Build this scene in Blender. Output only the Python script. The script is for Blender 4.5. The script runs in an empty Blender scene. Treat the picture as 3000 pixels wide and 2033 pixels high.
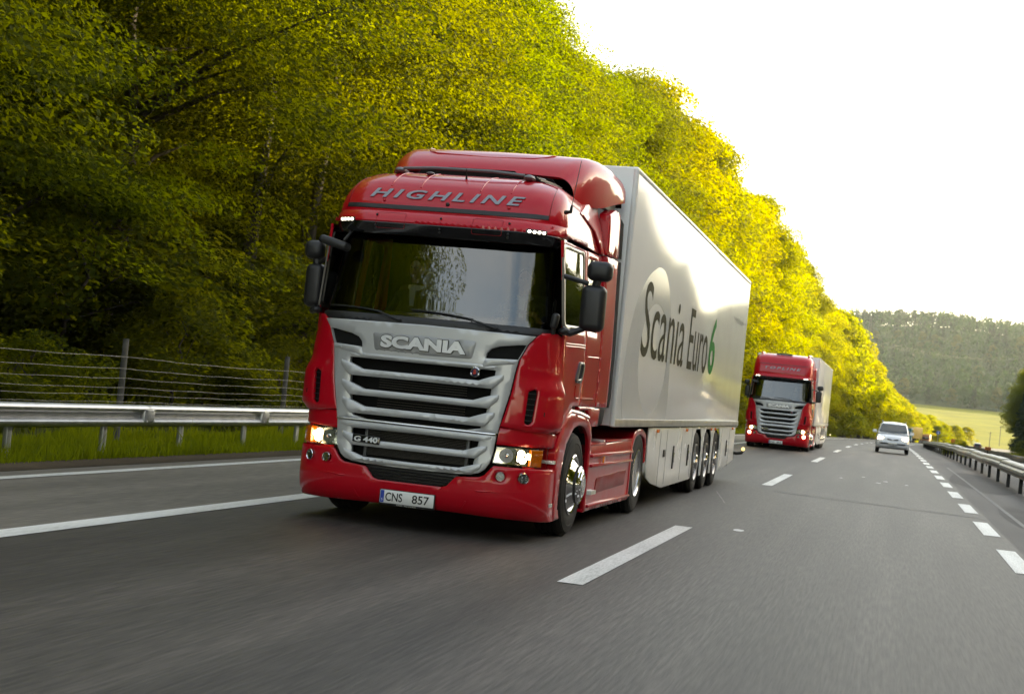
import bpy, bmesh, math, random
import numpy as np
from mathutils import Vector, Matrix, geometry

# ------------------------------------------------------------------ camera, sky, sun, exposure
SC = bpy.context.scene
COL = SC.collection
PI = math.pi
YAW, PITCH, ROLL = 0.2581, 0.0265, 0.0995
fwd = Vector((-math.sin(YAW)*math.cos(PITCH), math.cos(YAW)*math.cos(PITCH), math.sin(PITCH)))
rgt = Vector((math.cos(YAW), math.sin(YAW), 0)); upv = rgt.cross(fwd)
r2 = math.cos(ROLL)*rgt + math.sin(ROLL)*upv
u2 = -math.sin(ROLL)*rgt + math.cos(ROLL)*upv
cd = bpy.data.cameras.new('camera'); cam = bpy.data.objects.new('camera', cd); COL.objects.link(cam)
M = Matrix.Identity(4)
for i in range(3):
    M[i][0], M[i][1], M[i][2] = r2[i], u2[i], -fwd[i]
    M[i][3] = (4.2447, -12.8716, 1.4356)[i]
cam.matrix_world = M
cd.sensor_width = 36; cd.lens = 4264.56/3000*36; cd.clip_end = 9000; cd.clip_start = .1
cd.dof.use_dof = True; cd.dof.focus_distance = 14.0; cd.dof.aperture_fstop = 4.5
SC.camera = cam

SUN_EL, SUN_AZ = math.radians(12.5), math.radians(38)      # azimuth measured from +x (right of the road) towards +y (ahead)
w = bpy.data.worlds.new('World'); SC.world = w; w.use_nodes = True
nt = w.node_tree; bg = nt.nodes['Background']
sky = nt.nodes.new('ShaderNodeTexSky'); sky.sky_type = 'NISHITA'; sky.sun_disc = False
sky.sun_elevation = SUN_EL; sky.sun_rotation = PI/2-SUN_AZ      # rotation runs clockwise from +y
sky.air_density = 1.0; sky.dust_density = 2.2; sky.ozone_density = 1.0; sky.altitude = 450
# thin high cloud: lightens and whitens the sky in soft streaks all the way round
tc = nt.nodes.new('ShaderNodeTexCoord'); mp = nt.nodes.new('ShaderNodeMapping'); mp.inputs['Scale'].default_value = (1.3, 2.2, 5)
nz = nt.nodes.new('ShaderNodeTexNoise'); nz.inputs['Scale'].default_value = 1.6; nz.inputs['Detail'].default_value = 7; nz.inputs['Roughness'].default_value = .55
cr = nt.nodes.new('ShaderNodeValToRGB'); cr.color_ramp.elements[0].position = .36; cr.color_ramp.elements[1].position = .66
cr.color_ramp.elements[1].color = (.85, .85, .85, 1)
hs = nt.nodes.new('ShaderNodeHueSaturation'); hs.inputs['Saturation'].default_value = .45; hs.inputs['Value'].default_value = 1.3
mx = nt.nodes.new('ShaderNodeMix'); mx.data_type = 'RGBA'
nt.links.new(tc.outputs['Generated'], mp.inputs['Vector']); nt.links.new(mp.outputs[0], nz.inputs['Vector'])
nt.links.new(nz.outputs['Fac'], cr.inputs['Fac']); nt.links.new(cr.outputs['Color'], mx.inputs['Factor'])
nt.links.new(sky.outputs[0], hs.inputs['Color']); nt.links.new(sky.outputs[0], mx.inputs['A']); nt.links.new(hs.outputs[0], mx.inputs['B'])
nt.links.new(mx.outputs['Result'], bg.inputs['Color'])
bg.inputs['Strength'].default_value = .15

sl = bpy.data.lights.new('sun', 'SUN'); sl.energy = 3.2; sl.angle = math.radians(.5); sl.color = (1, .91, .72)
so = bpy.data.objects.new('sun', sl); COL.objects.link(so); so.location = (60, 60, 60)
sd = Vector((math.cos(SUN_AZ)*math.cos(SUN_EL), math.sin(SUN_AZ)*math.cos(SUN_EL), math.sin(SUN_EL)))
so.rotation_euler = sd.to_track_quat('Z', 'Y').to_euler()
SC.view_settings.view_transform = 'Standard'; SC.view_settings.look = 'None'
SC.view_settings.exposure = 2.42; SC.view_settings.use_white_balance = True; SC.view_settings.white_balance_temperature = 8300; SC.view_settings.white_balance_tint = 9; SC.view_settings.gamma = 1; SC.view_settings.use_curve_mapping = False
SC.cycles.max_bounces = 8; SC.cycles.transparent_max_bounces = 16; SC.cycles.diffuse_bounces = 4
SC.cycles.transmission_bounces = 6; SC.cycles.glossy_bounces = 4; SC.cycles.volume_bounces = 1
SC.cycles.caustics_reflective = False; SC.cycles.caustics_refractive = False
R = random.Random(7)

# ------------------------------------------------------------------ materials
MATS = {}
def mat(name, col=(.5, .5, .5), rough=.5, metal=0., coat=0., emit=None, estr=0., var=.08, vscale=6., bump=0., bscale=60., spec=.5, rvar=.15):
    """Principled material; noise varies its colour and its gloss, optionally with fine relief."""
    if name in MATS: return MATS[name]
    m = bpy.data.materials.new(name); m.use_nodes = True; n = m.node_tree.nodes; l = m.node_tree.links
    b = n['Principled BSDF']
    b.inputs['Metallic'].default_value = metal
    b.inputs['Specular IOR Level'].default_value = spec
    if coat: b.inputs['Coat Weight'].default_value = coat; b.inputs['Coat Roughness'].default_value = .03
    t = n.new('ShaderNodeTexCoord'); z = n.new('ShaderNodeTexNoise')
    z.inputs['Scale'].default_value = vscale; z.inputs['Detail'].default_value = 5
    l.new(t.outputs['Object'], z.inputs['Vector'])
    r = n.new('ShaderNodeValToRGB'); e = r.color_ramp.elements
    e[0].position = .3; e[1].position = .7
    e[0].color = tuple(c*(1-var) for c in col)+(1,); e[1].color = tuple(min(1, c*(1+var)) for c in col)+(1,)
    l.new(z.outputs['Fac'], r.inputs['Fac']); l.new(r.outputs['Color'], b.inputs['Base Color'])
    q = n.new('ShaderNodeMapRange'); q.inputs['To Min'].default_value = rough*(1-rvar); q.inputs['To Max'].default_value = min(1, rough*(1+rvar))
    l.new(z.outputs['Fac'], q.inputs['Value']); l.new(q.outputs[0], b.inputs['Roughness'])
    if emit: b.inputs['Emission Color'].default_value = emit+(1,); b.inputs['Emission Strength'].default_value = estr
    if bump:
        z2 = n.new('ShaderNodeTexNoise'); z2.inputs['Scale'].default_value = bscale; z2.inputs['Detail'].default_value = 4
        l.new(t.outputs['Object'], z2.inputs['Vector'])
        bp = n.new('ShaderNodeBump'); bp.inputs['Strength'].default_value = bump; bp.inputs['Distance'].default_value = .01
        l.new(z2.outputs['Fac'], bp.inputs['Height']); l.new(bp.outputs[0], b.inputs['Normal'])
    MATS[name] = m; return m

def glass(name, tint, refl=1.0, ior=1.55):
    m = bpy.data.materials.new(name); m.use_nodes = True; n = m.node_tree.nodes; l = m.node_tree.links
    n.remove(n['Principled BSDF']); o = n['Material Output']
    tr = n.new('ShaderNodeBsdfTransparent'); tr.inputs['Color'].default_value = tint+(1,)
    g = n.new('ShaderNodeBsdfGlossy'); g.inputs['Roughness'].default_value = .015; g.inputs['Color'].default_value = (refl, refl, refl, 1)
    f = n.new('ShaderNodeFresnel'); f.inputs['IOR'].default_value = ior
    x = n.new('ShaderNodeMixShader')
    t = n.new('ShaderNodeTexCoord'); z = n.new('ShaderNodeTexNoise'); z.inputs['Scale'].default_value = 1.1
    bp = n.new('ShaderNodeBump'); bp.inputs['Strength'].default_value = .0025; bp.inputs['Distance'].default_value = .05
    l.new(t.outputs['Object'], z.inputs['Vector']); l.new(z.outputs['Fac'], bp.inputs['Height']); l.new(bp.outputs[0], g.inputs['Normal'])
    l.new(f.outputs[0], x.inputs[0]); l.new(tr.outputs[0], x.inputs[1]); l.new(g.outputs[0], x.inputs[2]); l.new(x.outputs[0], o.inputs['Surface'])
    MATS[name] = m; return m

def leafmat(name, c1, c2, trans, tfac=.45, rough=.5):
    m = bpy.data.materials.new(name); m.use_nodes = True; n = m.node_tree.nodes; l = m.node_tree.links
    b = n['Principled BSDF']; o = n['Material Output']
    g = n.new('ShaderNodeNewGeometry'); oi = n.new('ShaderNodeObjectInfo')
    r = n.new('ShaderNodeValToRGB'); r.color_ramp.elements[0].color = c1+(1,); r.color_ramp.elements[1].color = c2+(1,)
    l.new(g.outputs['Random Per Island'], r.inputs['Fac'])
    h = n.new('ShaderNodeHueSaturation'); mr = n.new('ShaderNodeMapRange')
    mr.inputs['To Min'].default_value = .485; mr.inputs['To Max'].default_value = .512
    l.new(oi.outputs['Random'], mr.inputs['Value']); l.new(mr.outputs[0], h.inputs['Hue']); l.new(r.outputs['Color'], h.inputs['Color'])
    l.new(h.outputs[0], b.inputs['Base Color']); b.inputs['Roughness'].default_value = .7; b.inputs['Specular IOR Level'].default_value = .12
    t = n.new('ShaderNodeBsdfTranslucent'); t.inputs['Color'].default_value = trans+(1,)
    h2 = n.new('ShaderNodeHueSaturation'); h2.inputs['Color'].default_value = trans+(1,); l.new(mr.outputs[0], h2.inputs['Hue']); l.new(h2.outputs[0], t.inputs['Color'])
    x = n.new('ShaderNodeMixShader'); x.inputs[0].default_value = tfac
    l.new(b.outputs[0], x.inputs[1]); l.new(t.outputs[0], x.inputs[2]); l.new(x.outputs[0], o.inputs['Surface'])
    MATS[name] = m; return m

def groundmat(name, c1, c2, scale, stretch=(1, 1, 1), rough=.7, bump=.3, fine=120., c3=None, spec=.5, speck=0.):
    m = bpy.data.materials.new(name); m.use_nodes = True; n = m.node_tree.nodes; l = m.node_tree.links
    b = n['Principled BSDF']; b.inputs['Roughness'].default_value = rough; b.inputs['Specular IOR Level'].default_value = spec
    t = n.new('ShaderNodeTexCoord'); mp = n.new('ShaderNodeMapping'); mp.inputs['Scale'].default_value = stretch
    l.new(t.outputs['Object'], mp.inputs['Vector'])
    z = n.new('ShaderNodeTexNoise'); z.inputs['Scale'].default_value = scale; z.inputs['Detail'].default_value = 8; z.inputs['Roughness'].default_value = .6
    l.new(mp.outputs[0], z.inputs['Vector'])
    z2 = n.new('ShaderNodeTexNoise'); z2.inputs['Scale'].default_value = fine; z2.inputs['Detail'].default_value = 3
    l.new(mp.outputs[0], z2.inputs['Vector'])
    r = n.new('ShaderNodeValToRGB'); e = r.color_ramp.elements; e[0].position = .35; e[1].position = .65
    e[0].color = c1+(1,); e[1].color = c2+(1,)
    if c3: q = e.new(.52); q.color = c3+(1,)
    l.new(z.outputs['Fac'], r.inputs['Fac'])
    mxx = n.new('ShaderNodeMix'); mxx.data_type = 'RGBA'; mxx.blend_type = 'OVERLAY'; mxx.inputs['Factor'].default_value = .35+speck
    bs = n.new('ShaderNodeMapping'); bs.inputs['Scale'].default_value = (.9, .012, 1) if stretch[1] < 1 else (.05, .05, .05)
    z3 = n.new('ShaderNodeTexNoise'); z3.inputs['Scale'].default_value = 1.3; z3.inputs['Detail'].default_value = 3
    l.new(t.outputs['Object'], bs.inputs['Vector']); l.new(bs.outputs[0], z3.inputs['Vector'])
    q3 = n.new('ShaderNodeMapRange'); q3.inputs['From Min'].default_value = .3; q3.inputs['From Max'].default_value = .7; q3.inputs['To Min'].default_value = .82; q3.inputs['To Max'].default_value = 1.18
    l.new(z3.outputs['Fac'], q3.inputs['Value'])
    wm = n.new('ShaderNodeMix'); wm.data_type = 'RGBA'; wm.blend_type = 'MULTIPLY'; wm.inputs['Factor'].default_value = 1
    l.new(r.outputs['Color'], wm.inputs['A']); l.new(q3.outputs[0], wm.inputs['B'])
    l.new(wm.outputs['Result'], mxx.inputs['A']); l.new(z2.outputs['Fac'], mxx.inputs['B']); l.new(mxx.outputs['Result'], b.inputs['Base Color'])
    if bump:
        bp = n.new('ShaderNodeBump'); bp.inputs['Strength'].default_value = bump; bp.inputs['Distance'].default_value = .006
        l.new(z2.outputs['Fac'], bp.inputs['Height']); l.new(bp.outputs[0], b.inputs['Normal'])
    MATS[name] = m; return m

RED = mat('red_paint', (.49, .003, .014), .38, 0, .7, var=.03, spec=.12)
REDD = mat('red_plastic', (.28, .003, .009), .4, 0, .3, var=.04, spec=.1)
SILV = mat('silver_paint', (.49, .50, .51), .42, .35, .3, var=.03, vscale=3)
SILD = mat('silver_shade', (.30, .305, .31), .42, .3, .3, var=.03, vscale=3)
CHROME = mat('chrome', (.85, .85, .86), .07, 1, var=.02)
ALU = mat('alloy', (.62, .62, .63), .25, 1, var=.06)
STEP = mat('tread_plate', (.6, .6, .6), .4, .9, bump=.9, bscale=70)
BLK = mat('black_plastic', (.012, .012, .013), .45, var=.2, bump=.12, bscale=300)
BLKG = mat('black_gloss', (.006, .006, .007), .12, 0, .6, var=.1)
RUB = mat('rubber', (.016, .015, .014), .75, var=.25, vscale=14, bump=.2, bscale=90, spec=.3)
DARK = mat('underbody', (.008, .008, .008), .85, var=.2, spec=.2)
GREYP = mat('grey_plastic', (.12, .128, .14), .42, var=.08)
LETG = mat('letter_grey', (.26, .28, .32), .42, .2, var=.05)
WHITE = mat('white_panel', (.87, .87, .85), .13, 0, 0, var=.02, vscale=1.2, spec=.28)
WHITE2 = mat('white_skirt', (.84, .84, .82), .26, 0, 0, var=.03, vscale=2)
GALV = mat('galvanised', (.42, .43, .44), .36, .85, var=.12, vscale=5, bump=.06, bscale=30)
PLATE = mat('plate_white', (.72, .73, .72), .4, var=.02)
PBLUE = mat('plate_blue', (.01, .05, .36), .4)
INK = mat('ink', (.008, .008, .008), .5)
AMB = mat('amber_lens', (.62, .13, .004), .15, 0, 1, emit=(1, .25, .01), estr=.02, var=.25, vscale=40)
LAMPON = mat('lamp_lit', (1, .95, .8), .3, emit=(1, .86, .55), estr=4)
LAMPSOFT = mat('lamp_glow', (1, .95, .85), .2, emit=(1, .83, .5), estr=6, var=.3, vscale=30)
LEDON = mat('led_lit', (1, 1, 1), .3, emit=(1, .98, .92), estr=1.6)
REFL = mat('reflector', (.8, .8, .82), .12, 1, var=.3, vscale=25)
LENS = glass('clear_lens', (.92, .93, .92), .8, 1.35)
GLASS = glass('windscreen_glass', (.38, .42, .41), 1.0, 2.0)
GLASS2 = glass('side_glass', (.30, .34, .31), 1.0, 1.9)
CLOTH = mat('dark_polo', (.012, .02, .018), .9, bump=.2, bscale=200)
SHIRT = mat('white_collar', (.7, .7, .66), .85)
SKIN = mat('skin', (.42, .22, .15), .5, var=.06, vscale=20)
HAIR = mat('hair', (.02, .013, .009), .6)
SEAT = mat('seat_fabric', (.03, .03, .033), .9)
DASH = mat('dashboard', (.035, .042, .042), .6)

# ------------------------------------------------------------------ mesh tools
def mesh_obj(name, V, F, m, parent=None, angle=38, smooth=True):
    me = bpy.data.meshes.new(name); me.from_pydata([tuple(v) for v in V], [], F); me.update()
    me.materials.append(m)
    if smooth:
        me.polygons.foreach_set('use_smooth', [True]*len(me.polygons))
        if angle: me.set_sharp_from_angle(angle=math.radians(angle))
    o = bpy.data.objects.new(name, me); COL.objects.link(o)
    if parent: o.parent = parent
    return o
def empty(name, loc=(0, 0, 0), rz=0):
    o = bpy.data.objects.new(name, None); COL.objects.link(o); o.location = loc; o.rotation_euler = (0, 0, rz)
    o.empty_display_size = .5; return o
def tag(o, label=None, cat=None, group=None, kind=None):
    if label: o['label'] = label
    if cat: o['category'] = cat
    if group: o['group'] = group
    if kind: o['kind'] = kind
    return o
KIDS = {}
def copy_tree(o, parent=None, skip=()):
    c = o.copy(); COL.objects.link(c)
    if parent: c.parent = parent
    for ch in list(o.children):
        if ch.name.split('.')[0] in skip: continue
        copy_tree(ch, c, skip)
    return c

class MB:
    """collects shapes into one mesh"""
    def __init__(s): s.V = []; s.F = []
    def add(s, V, F):
        n = len(s.V); s.V += [tuple(v) for v in V]; s.F += [tuple(i+n for i in f) for f in F]; return s
    def bm(s, b, mx=None):
        b.verts.index_update()
        s.add([(mx @ v.co if mx else v.co) for v in b.verts], [[v.index for v in f.verts] for f in b.faces]); b.free(); return s
    def box(s, c, d, bev=0, rot=None, seg=2):
        b = bmesh.new(); bmesh.ops.create_cube(b, size=1)
        bmesh.ops.scale(b, vec=d, verts=b.verts)
        if bev: bmesh.ops.bevel(b, geom=list(b.edges), offset=bev, segments=seg, profile=.5, affect='EDGES', clamp_overlap=True)
        mx = Matrix.Translation(c)
        if rot is not None: mx = mx @ (rot.to_4x4() if isinstance(rot, Matrix) else Matrix.Rotation(rot, 4, 'Z'))
        return s.bm(b, mx)
    def tube(s, pts, r, n=8, cap=True):
        pts = [Vector(p) for p in pts]; k = len(pts); rs = r if isinstance(r, (list, tuple)) else [r]*k
        V = []; F = []; prev = None
        for i, p in enumerate(pts):
            t = (pts[min(i+1, k-1)]-pts[max(i-1, 0)]).normalized()
            a = t.orthogonal().normalized() if prev is None else (prev-t*prev.dot(t)).normalized()
            prev = a; b = t.cross(a)
            for j in range(n):
                q = 2*PI*j/n; V.append(p+(a*math.cos(q)+b*math.sin(q))*rs[i])
        for i in range(k-1):
            for j in range(n):
                j2 = (j+1) % n; F.append((i*n+j, i*n+j2, (i+1)*n+j2, (i+1)*n+j))
        if cap: F.append(tuple(range(n))[::-1]); F.append(tuple((k-1)*n+j for j in range(n)))
        return s.add(V, F)
    def lathe(s, prof, c, axis='x', n=32, sgn=1):
        """prof: (radius, height along axis)"""
        V = []; F = []; k = len(prof)
        for r, h in prof:
            for j in range(n):
                q = 2*PI*j/n; a, b = r*math.cos(q), r*math.sin(q); h2 = h*sgn
                p = {'x': (h2, a, b), 'y': (a, h2, b), 'z': (a, b, h2)}[axis]
                V.append((p[0]+c[0], p[1]+c[1], p[2]+c[2]))
        for i in range(k-1):
            for j in range(n):
                j2 = (j+1) % n; F.append((i*n+j, i*n+j2, (i+1)*n+j2, (i+1)*n+j))
        if prof[0][0] > 1e-4: F.append(tuple(range(n)))
        if prof[-1][0] > 1e-4: F.append(tuple((k-1)*n+j for j in range(n)))
        return s.add(V, F)
    def ell(s, c, r, rot=None, u=16, v=10, pw=1.0):
        V = []; F = []
        f = lambda a: math.copysign(abs(a)**pw, a)
        for i in range(v+1):
            t = PI*i/v
            for j in range(u):
                q = 2*PI*j/u
                p = Vector((f(math.sin(t))*f(math.cos(q))*r[0], f(math.sin(t))*f(math.sin(q))*r[1], f(math.cos(t))*r[2]))
                if rot is not None: p = rot @ p
                V.append(p+Vector(c))
        for i in range(v):
            for j in range(u): F.append((i*u+j, i*u+(j+1) % u, (i+1)*u+(j+1) % u, (i+1)*u+j))
        return s.add(V, F)
    def prism(s, poly, h0, h1, axis='x'):
        """poly in the plane across axis; extruded from h0 to h1"""
        n = len(poly); f = {'x': lambda p, h: (h, p[0], p[1]), 'y': lambda p, h: (p[0], h, p[1]), 'z': lambda p, h: (p[0], p[1], h)}[axis]
        V = [f(p, h0) for p in poly]+[f(p, h1) for p in poly]
        F = [tuple(range(n)), tuple(range(n, 2*n))[::-1]]+[(i, n+i, n+(i+1) % n, (i+1) % n) for i in range(n)]
        return s.add(V, F)
    def loft(s, rings, closed=True, cap0=False, cap1=False):
        k = len(rings[0]); V = [p for r in rings for p in r]; F = []
        for i in range(len(rings)-1):
            for j in range(k if closed else k-1):
                j2 = (j+1) % k; F.append((i*k+j, i*k+j2, (i+1)*k+j2, (i+1)*k+j))
        if cap0: F.append(tuple(range(k)))
        if cap1: F.append(tuple((len(rings)-1)*k+j for j in range(k)))
        return s.add(V, F)
    def build(s, name, m, parent=None, angle=38, smooth=True):
        o = mesh_obj(name, s.V, s.F, m, parent, None, False)
        b = bmesh.new(); b.from_mesh(o.data); bmesh.ops.recalc_face_normals(b, faces=b.faces); b.to_mesh(o.data); b.free()
        if smooth:
            o.data.polygons.foreach_set('use_smooth', [True]*len(o.data.polygons)); o.data.set_sharp_from_angle(angle=math.radians(angle))
        return o

def pip(P, poly):
    P = np.asarray(P); x, y = P[:, 0], P[:, 1]; ins = np.zeros(len(P), bool); n = len(poly)
    for i in range(n):
        (x1, y1), (x2, y2) = poly[i], poly[(i+1) % n]
        c = ((y1 > y) != (y2 > y))
        with np.errstate(divide='ignore', invalid='ignore'): xi = (x2-x1)*(y-y1)/(y2-y1 if y2 != y1 else 1e-12)+x1
        ins ^= c & (x < xi)
    return ins
def segdist(P, poly):
    P = np.asarray(P, float); d = np.full(len(P), 1e9); n = len(poly)
    for i in range(n):
        a = np.array(poly[i], float); b = np.array(poly[(i+1) % n], float); ab = b-a; L = max(ab@ab, 1e-12)
        t = np.clip(((P-a)@ab)/L, 0, 1); q = a+t[:, None]*ab; d = np.minimum(d, np.hypot(*(P-q).T))
    return d
def dens(pl, g):
    o = []
    for i in range(len(pl)):
        a, b = pl[i], pl[(i+1) % len(pl)]; L = math.hypot(b[0]-a[0], b[1]-a[1]); k = max(1, int(math.ceil(L/g)))
        o += [(a[0]+(b[0]-a[0])*t/k, a[1]+(b[1]-a[1])*t/k) for t in range(k)]
    return o
def inset(pl, d):
    n = len(pl); A = sum(pl[i][0]*pl[(i+1) % n][1]-pl[(i+1) % n][0]*pl[i][1] for i in range(n))
    s = 1 if A > 0 else -1; o = []
    for i in range(n):
        p, q, r = pl[i-1], pl[i], pl[(i+1) % n]
        n1 = Vector((-(q[1]-p[1]), q[0]-p[0])).normalized(); n2 = Vector((-(r[1]-q[1]), r[0]-q[0])).normalized()
        m = n1+n2
        if m.length < 1e-3: m = n1
        m.normalize(); k = min(2.0, 1/max(.4, m.dot(n1)))
        o.append((q[0]+m.x*d*s*k, q[1]+m.y*d*s*k))
    return o
def rnd(poly, r, k=4):
    """polygon with rounded corners; r may be one value or one per corner"""
    n = len(poly); o = []
    for i in range(n):
        rr = r[i] if isinstance(r, (list, tuple)) else r
        p, q, s = Vector(poly[i-1]), Vector(poly[i]), Vector(poly[(i+1) % n])
        if rr <= 0: o.append(tuple(q)); continue
        d = min(rr, (p-q).length*.45, (s-q).length*.45)
        a = q+(p-q).normalized()*d; b = q+(s-q).normalized()*d
        for t in range(k+1):
            t /= k; o.append(tuple(a*(1-t)**2+q*2*t*(1-t)+b*t*t))
    return o
def sym(half):
    """half outline from the centre line outwards and back to it -> full outline"""
    return list(half)+[(-x, z) for x, z in reversed(half) if abs(x) > 1e-6]
def shell(name, P2, T, fn, m, parent, off, th, bev, angle=38, bidx=None):
    """thick sheet over the surface fn(u, v, off) from a flat triangulation"""
    cnt = {}
    for t in T:
        for i in range(len(t)): e = (t[i], t[(i+1) % len(t)]); cnt[tuple(sorted(e))] = cnt.get(tuple(sorted(e)), 0)+1
    bd = [(t[i], t[(i+1) % len(t)]) for t in T for i in range(len(t)) if cnt[tuple(sorted((t[i], t[(i+1) % len(t)])))] == 1]
    bs = set(i for e in bd for i in e)
    V = [fn(p[0], p[1], off-(bev*.7 if i in bs else 0)) for i, p in enumerate(P2)]
    c = T[len(T)//2]; p = [V[i] for i in c[:3]]; nn = (p[1]-p[0]).cross(p[2]-p[0])
    q = P2[c[0]]; up = fn(q[0], q[1], off+.02)-fn(q[0], q[1], off)
    flip = nn.dot(up) < 0
    F = [tuple(reversed(t)) if flip else tuple(t) for t in T]
    if th:
        mp = {}
        for i in bs: mp[i] = len(V); V.append(fn(P2[i][0], P2[i][1], off-th))
        for a, b in bd: F.append((b, a, mp[a], mp[b]) if not flip else (a, b, mp[b], mp[a]))
    return mesh_obj(name, V, F, m, parent, angle)
def patch(name, poly, fn, m, parent=None, holes=(), th=.02, g=.07, bev=.006, off=0., angle=38):
    pts = []; edges = []; rings = []
    for pl in [poly]+list(holes):
        d = dens(pl, g); i0 = len(pts); pts += d; rings.append(d)
        edges += [(i0+i, i0+(i+1) % len(d)) for i in range(len(d))]
    ext = []
    if bev:
        for k, d in enumerate(rings): ext += inset(d, bev if k == 0 else -bev)
    a = np.array(poly); lo, hi = a.min(0), a.max(0)
    gx = np.arange(lo[0]+g*.5, hi[0], g); gy = np.arange(lo[1]+g*.5, hi[1], g)
    if len(gx) and len(gy): ext += [(x, y) for x in gx for y in gy]
    if ext:
        e = np.array(ext); ok = pip(e, poly)
        for h in holes: ok &= ~pip(e, h)
        mind = np.minimum.reduce([segdist(e, r) for r in rings])
        nb = len(ext)-len(gx)*len(gy)
        lim = np.where(np.arange(len(e)) < nb, bev*.7, max(g*.4, bev*1.6)); ok &= mind > lim
        pts += [tuple(x) for x in e[ok]]
    v, _, f, _, _, _ = geometry.delaunay_2d_cdt([Vector(p) for p in pts], edges, [], 0, 1e-6)
    P2 = [(q.x, q.y) for q in v]
    cen = np.array([np.mean([P2[i] for i in t], 0) for t in f]); ok = pip(cen, rings[0])
    for h in rings[1:]: ok &= ~pip(cen, h)
    T = [tuple(t) for t, k in zip(f, ok) if k]
    return shell(name, P2, T, fn, m, parent, off, th, bev, angle)
def text2d(txt, h, width=None, bold=0., shear=0., space=1.):
    """lettering as flat triangles, centred, cap height h, stretched to the given width"""
    cu = bpy.data.curves.new('lettering', 'FONT'); cu.body = txt; cu.size = 1; cu.offset = bold; cu.shear = shear; cu.space_character = space
    cu.resolution_u = 4
    o = bpy.data.objects.new('lettering', cu); COL.objects.link(o)
    dg = bpy.context.evaluated_depsgraph_get(); me = o.evaluated_get(dg).to_mesh()
    P = [(q.co.x, q.co.y) for q in me.vertices]; T = [tuple(p.vertices) for p in me.polygons]
    o.evaluated_get(dg).to_mesh_clear(); bpy.data.objects.remove(o); bpy.data.curves.remove(cu)
    a = np.array(P); lo, hi = a.min(0), a.max(0); sc = h/.70 if any(c.islower() for c in txt) else h/(hi[1]-lo[1])
    sx = sc if width is None else width/(hi[0]-lo[0])
    base = lo[1] if not any(c.islower() for c in txt) else 0
    return [((p[0]-(lo[0]+hi[0])/2)*sx, (p[1]-base)*sc) for p in P], T
def lettering(name, txt, h, cx, z, fn, m, parent, width=None, bold=0., shear=0., th=.006, off=.004, space=1., flip=False):
    P, T = text2d(txt, h, width, bold, shear, space)
    b = bmesh.new(); vs = [b.verts.new((p[0], p[1], 0)) for p in P]
    for t in T:
        try: b.faces.new([vs[i] for i in t])
        except ValueError: pass
    bmesh.ops.remove_doubles(b, verts=b.verts, dist=1e-5); bmesh.ops.triangulate(b, faces=b.faces); b.verts.index_update()
    P = [(v.co.x, v.co.y) for v in b.verts]; T = [tuple(v.index for v in f.verts) for f in b.faces]; b.free()
    s = -1 if flip else 1
    return shell(name, [(cx+s*p[0], z+p[1]) for p in P], T, fn, m, parent, off, th, 0, 30)
def ip(z, tab):
    return float(np.interp(z, [t[0] for t in tab], [t[1] for t in tab]))
def sip(z, tab):
    """smooth interpolation through a table"""
    for i in range(len(tab)-1):
        if z <= tab[i+1][0] or i == len(tab)-2:
            t = (z-tab[i][0])/(tab[i+1][0]-tab[i][0]); t = min(1, max(0, t))
            m0 = (tab[i+1][1]-tab[max(i-1, 0)][1])/(tab[i+1][0]-tab[max(i-1, 0)][0]); m1 = (tab[min(i+2, len(tab)-1)][1]-tab[i][1])/(tab[min(i+2, len(tab)-1)][0]-tab[i][0])
            d = tab[i+1][0]-tab[i][0]
            return (2*t**3-3*t*t+1)*tab[i][1]+(t**3-2*t*t+t)*d*m0+(-2*t**3+3*t*t)*tab[i+1][1]+(t**3-t*t)*d*m1
    return tab[-1][1]
# ------------------------------------------------------------------ the lie of the land
def sh(y):
    if y <= 60: return 0.
    if y > 700: return sh(700)+(y-700)*.17
    return 37*((y-60)/540)**2.4
def zr(y):
    if y < 30: return 0.
    if y < 100: return -6.79e-5*(y-30)**2
    if y < 470: return -.3327-.0095*(y-100)
    t = min(1, (y-470)/100); return -3.85-.0095*100*(t-t*t/2)
def smooth(a, b, t): t = min(1, max(0, (t-a)/(b-a))); return t*t*(3-2*t)
def yawat(y): return -math.atan((sh(y+1)-sh(y-1))/2)
def RP(lat, y, dz=0.): return Vector((lat+sh(y), y, zr(y)+dz))
def ground(lat, y):
    z = zr(y)
    if lat < -4.8: z -= .12*smooth(4.8, 6.6, -lat)
    elif lat > 21.4: z -= .12
    else: z -= .07
    if lat < -8.5: z += min(8.5, .36*(-8.5-lat))*(1-smooth(230, 420, y))*(.75+.25*math.sin(y*.05))
    if lat > 24: z += min(3, .2*(lat-24))*(1-smooth(40, 110, y))+min(2, .15*(lat-24))*smooth(40, 110, y)*(1-smooth(120, 240, y))
    if y > 600: z += 21*smooth(560, 1180, y)
    if y > 1080:
        x = lat+sh(y)
        z += (97+2*math.sin(x*.012+.6)+2*math.sin(x*.031))*smooth(1080, 1760, y)**.85
        z -= 60*smooth(1900, 2600, y)
    return z
LAT = [-1000, -700, -500, -380, -280, -220, -170, -130, -100, -80, -62, -48, -38, -32, -27, -23, -19, -16, -13.5, -11.5, -10, -8.5, -7.5, -6.6, -5.7, -4.82, -4.0, 0, 6, 9, 15, 21, 21.5, 23, 24, 26, 29, 33, 38, 45, 55, 70, 90, 115, 150, 190, 240, 300, 380, 480, 620, 800, 1000]
def sheet(name, lats, ys, m, dz=0.):
    V = [(l+sh(y), y, ground(l, y)+dz) for y in ys for l in lats]; n = len(lats)
    F = [(j*n+i, j*n+i+1, (j+1)*n+i+1, (j+1)*n+i) for j in range(len(ys)-1) for i in range(n-1)]
    return tag(mesh_obj(name, V, F, m, angle=None), kind='structure')
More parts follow.
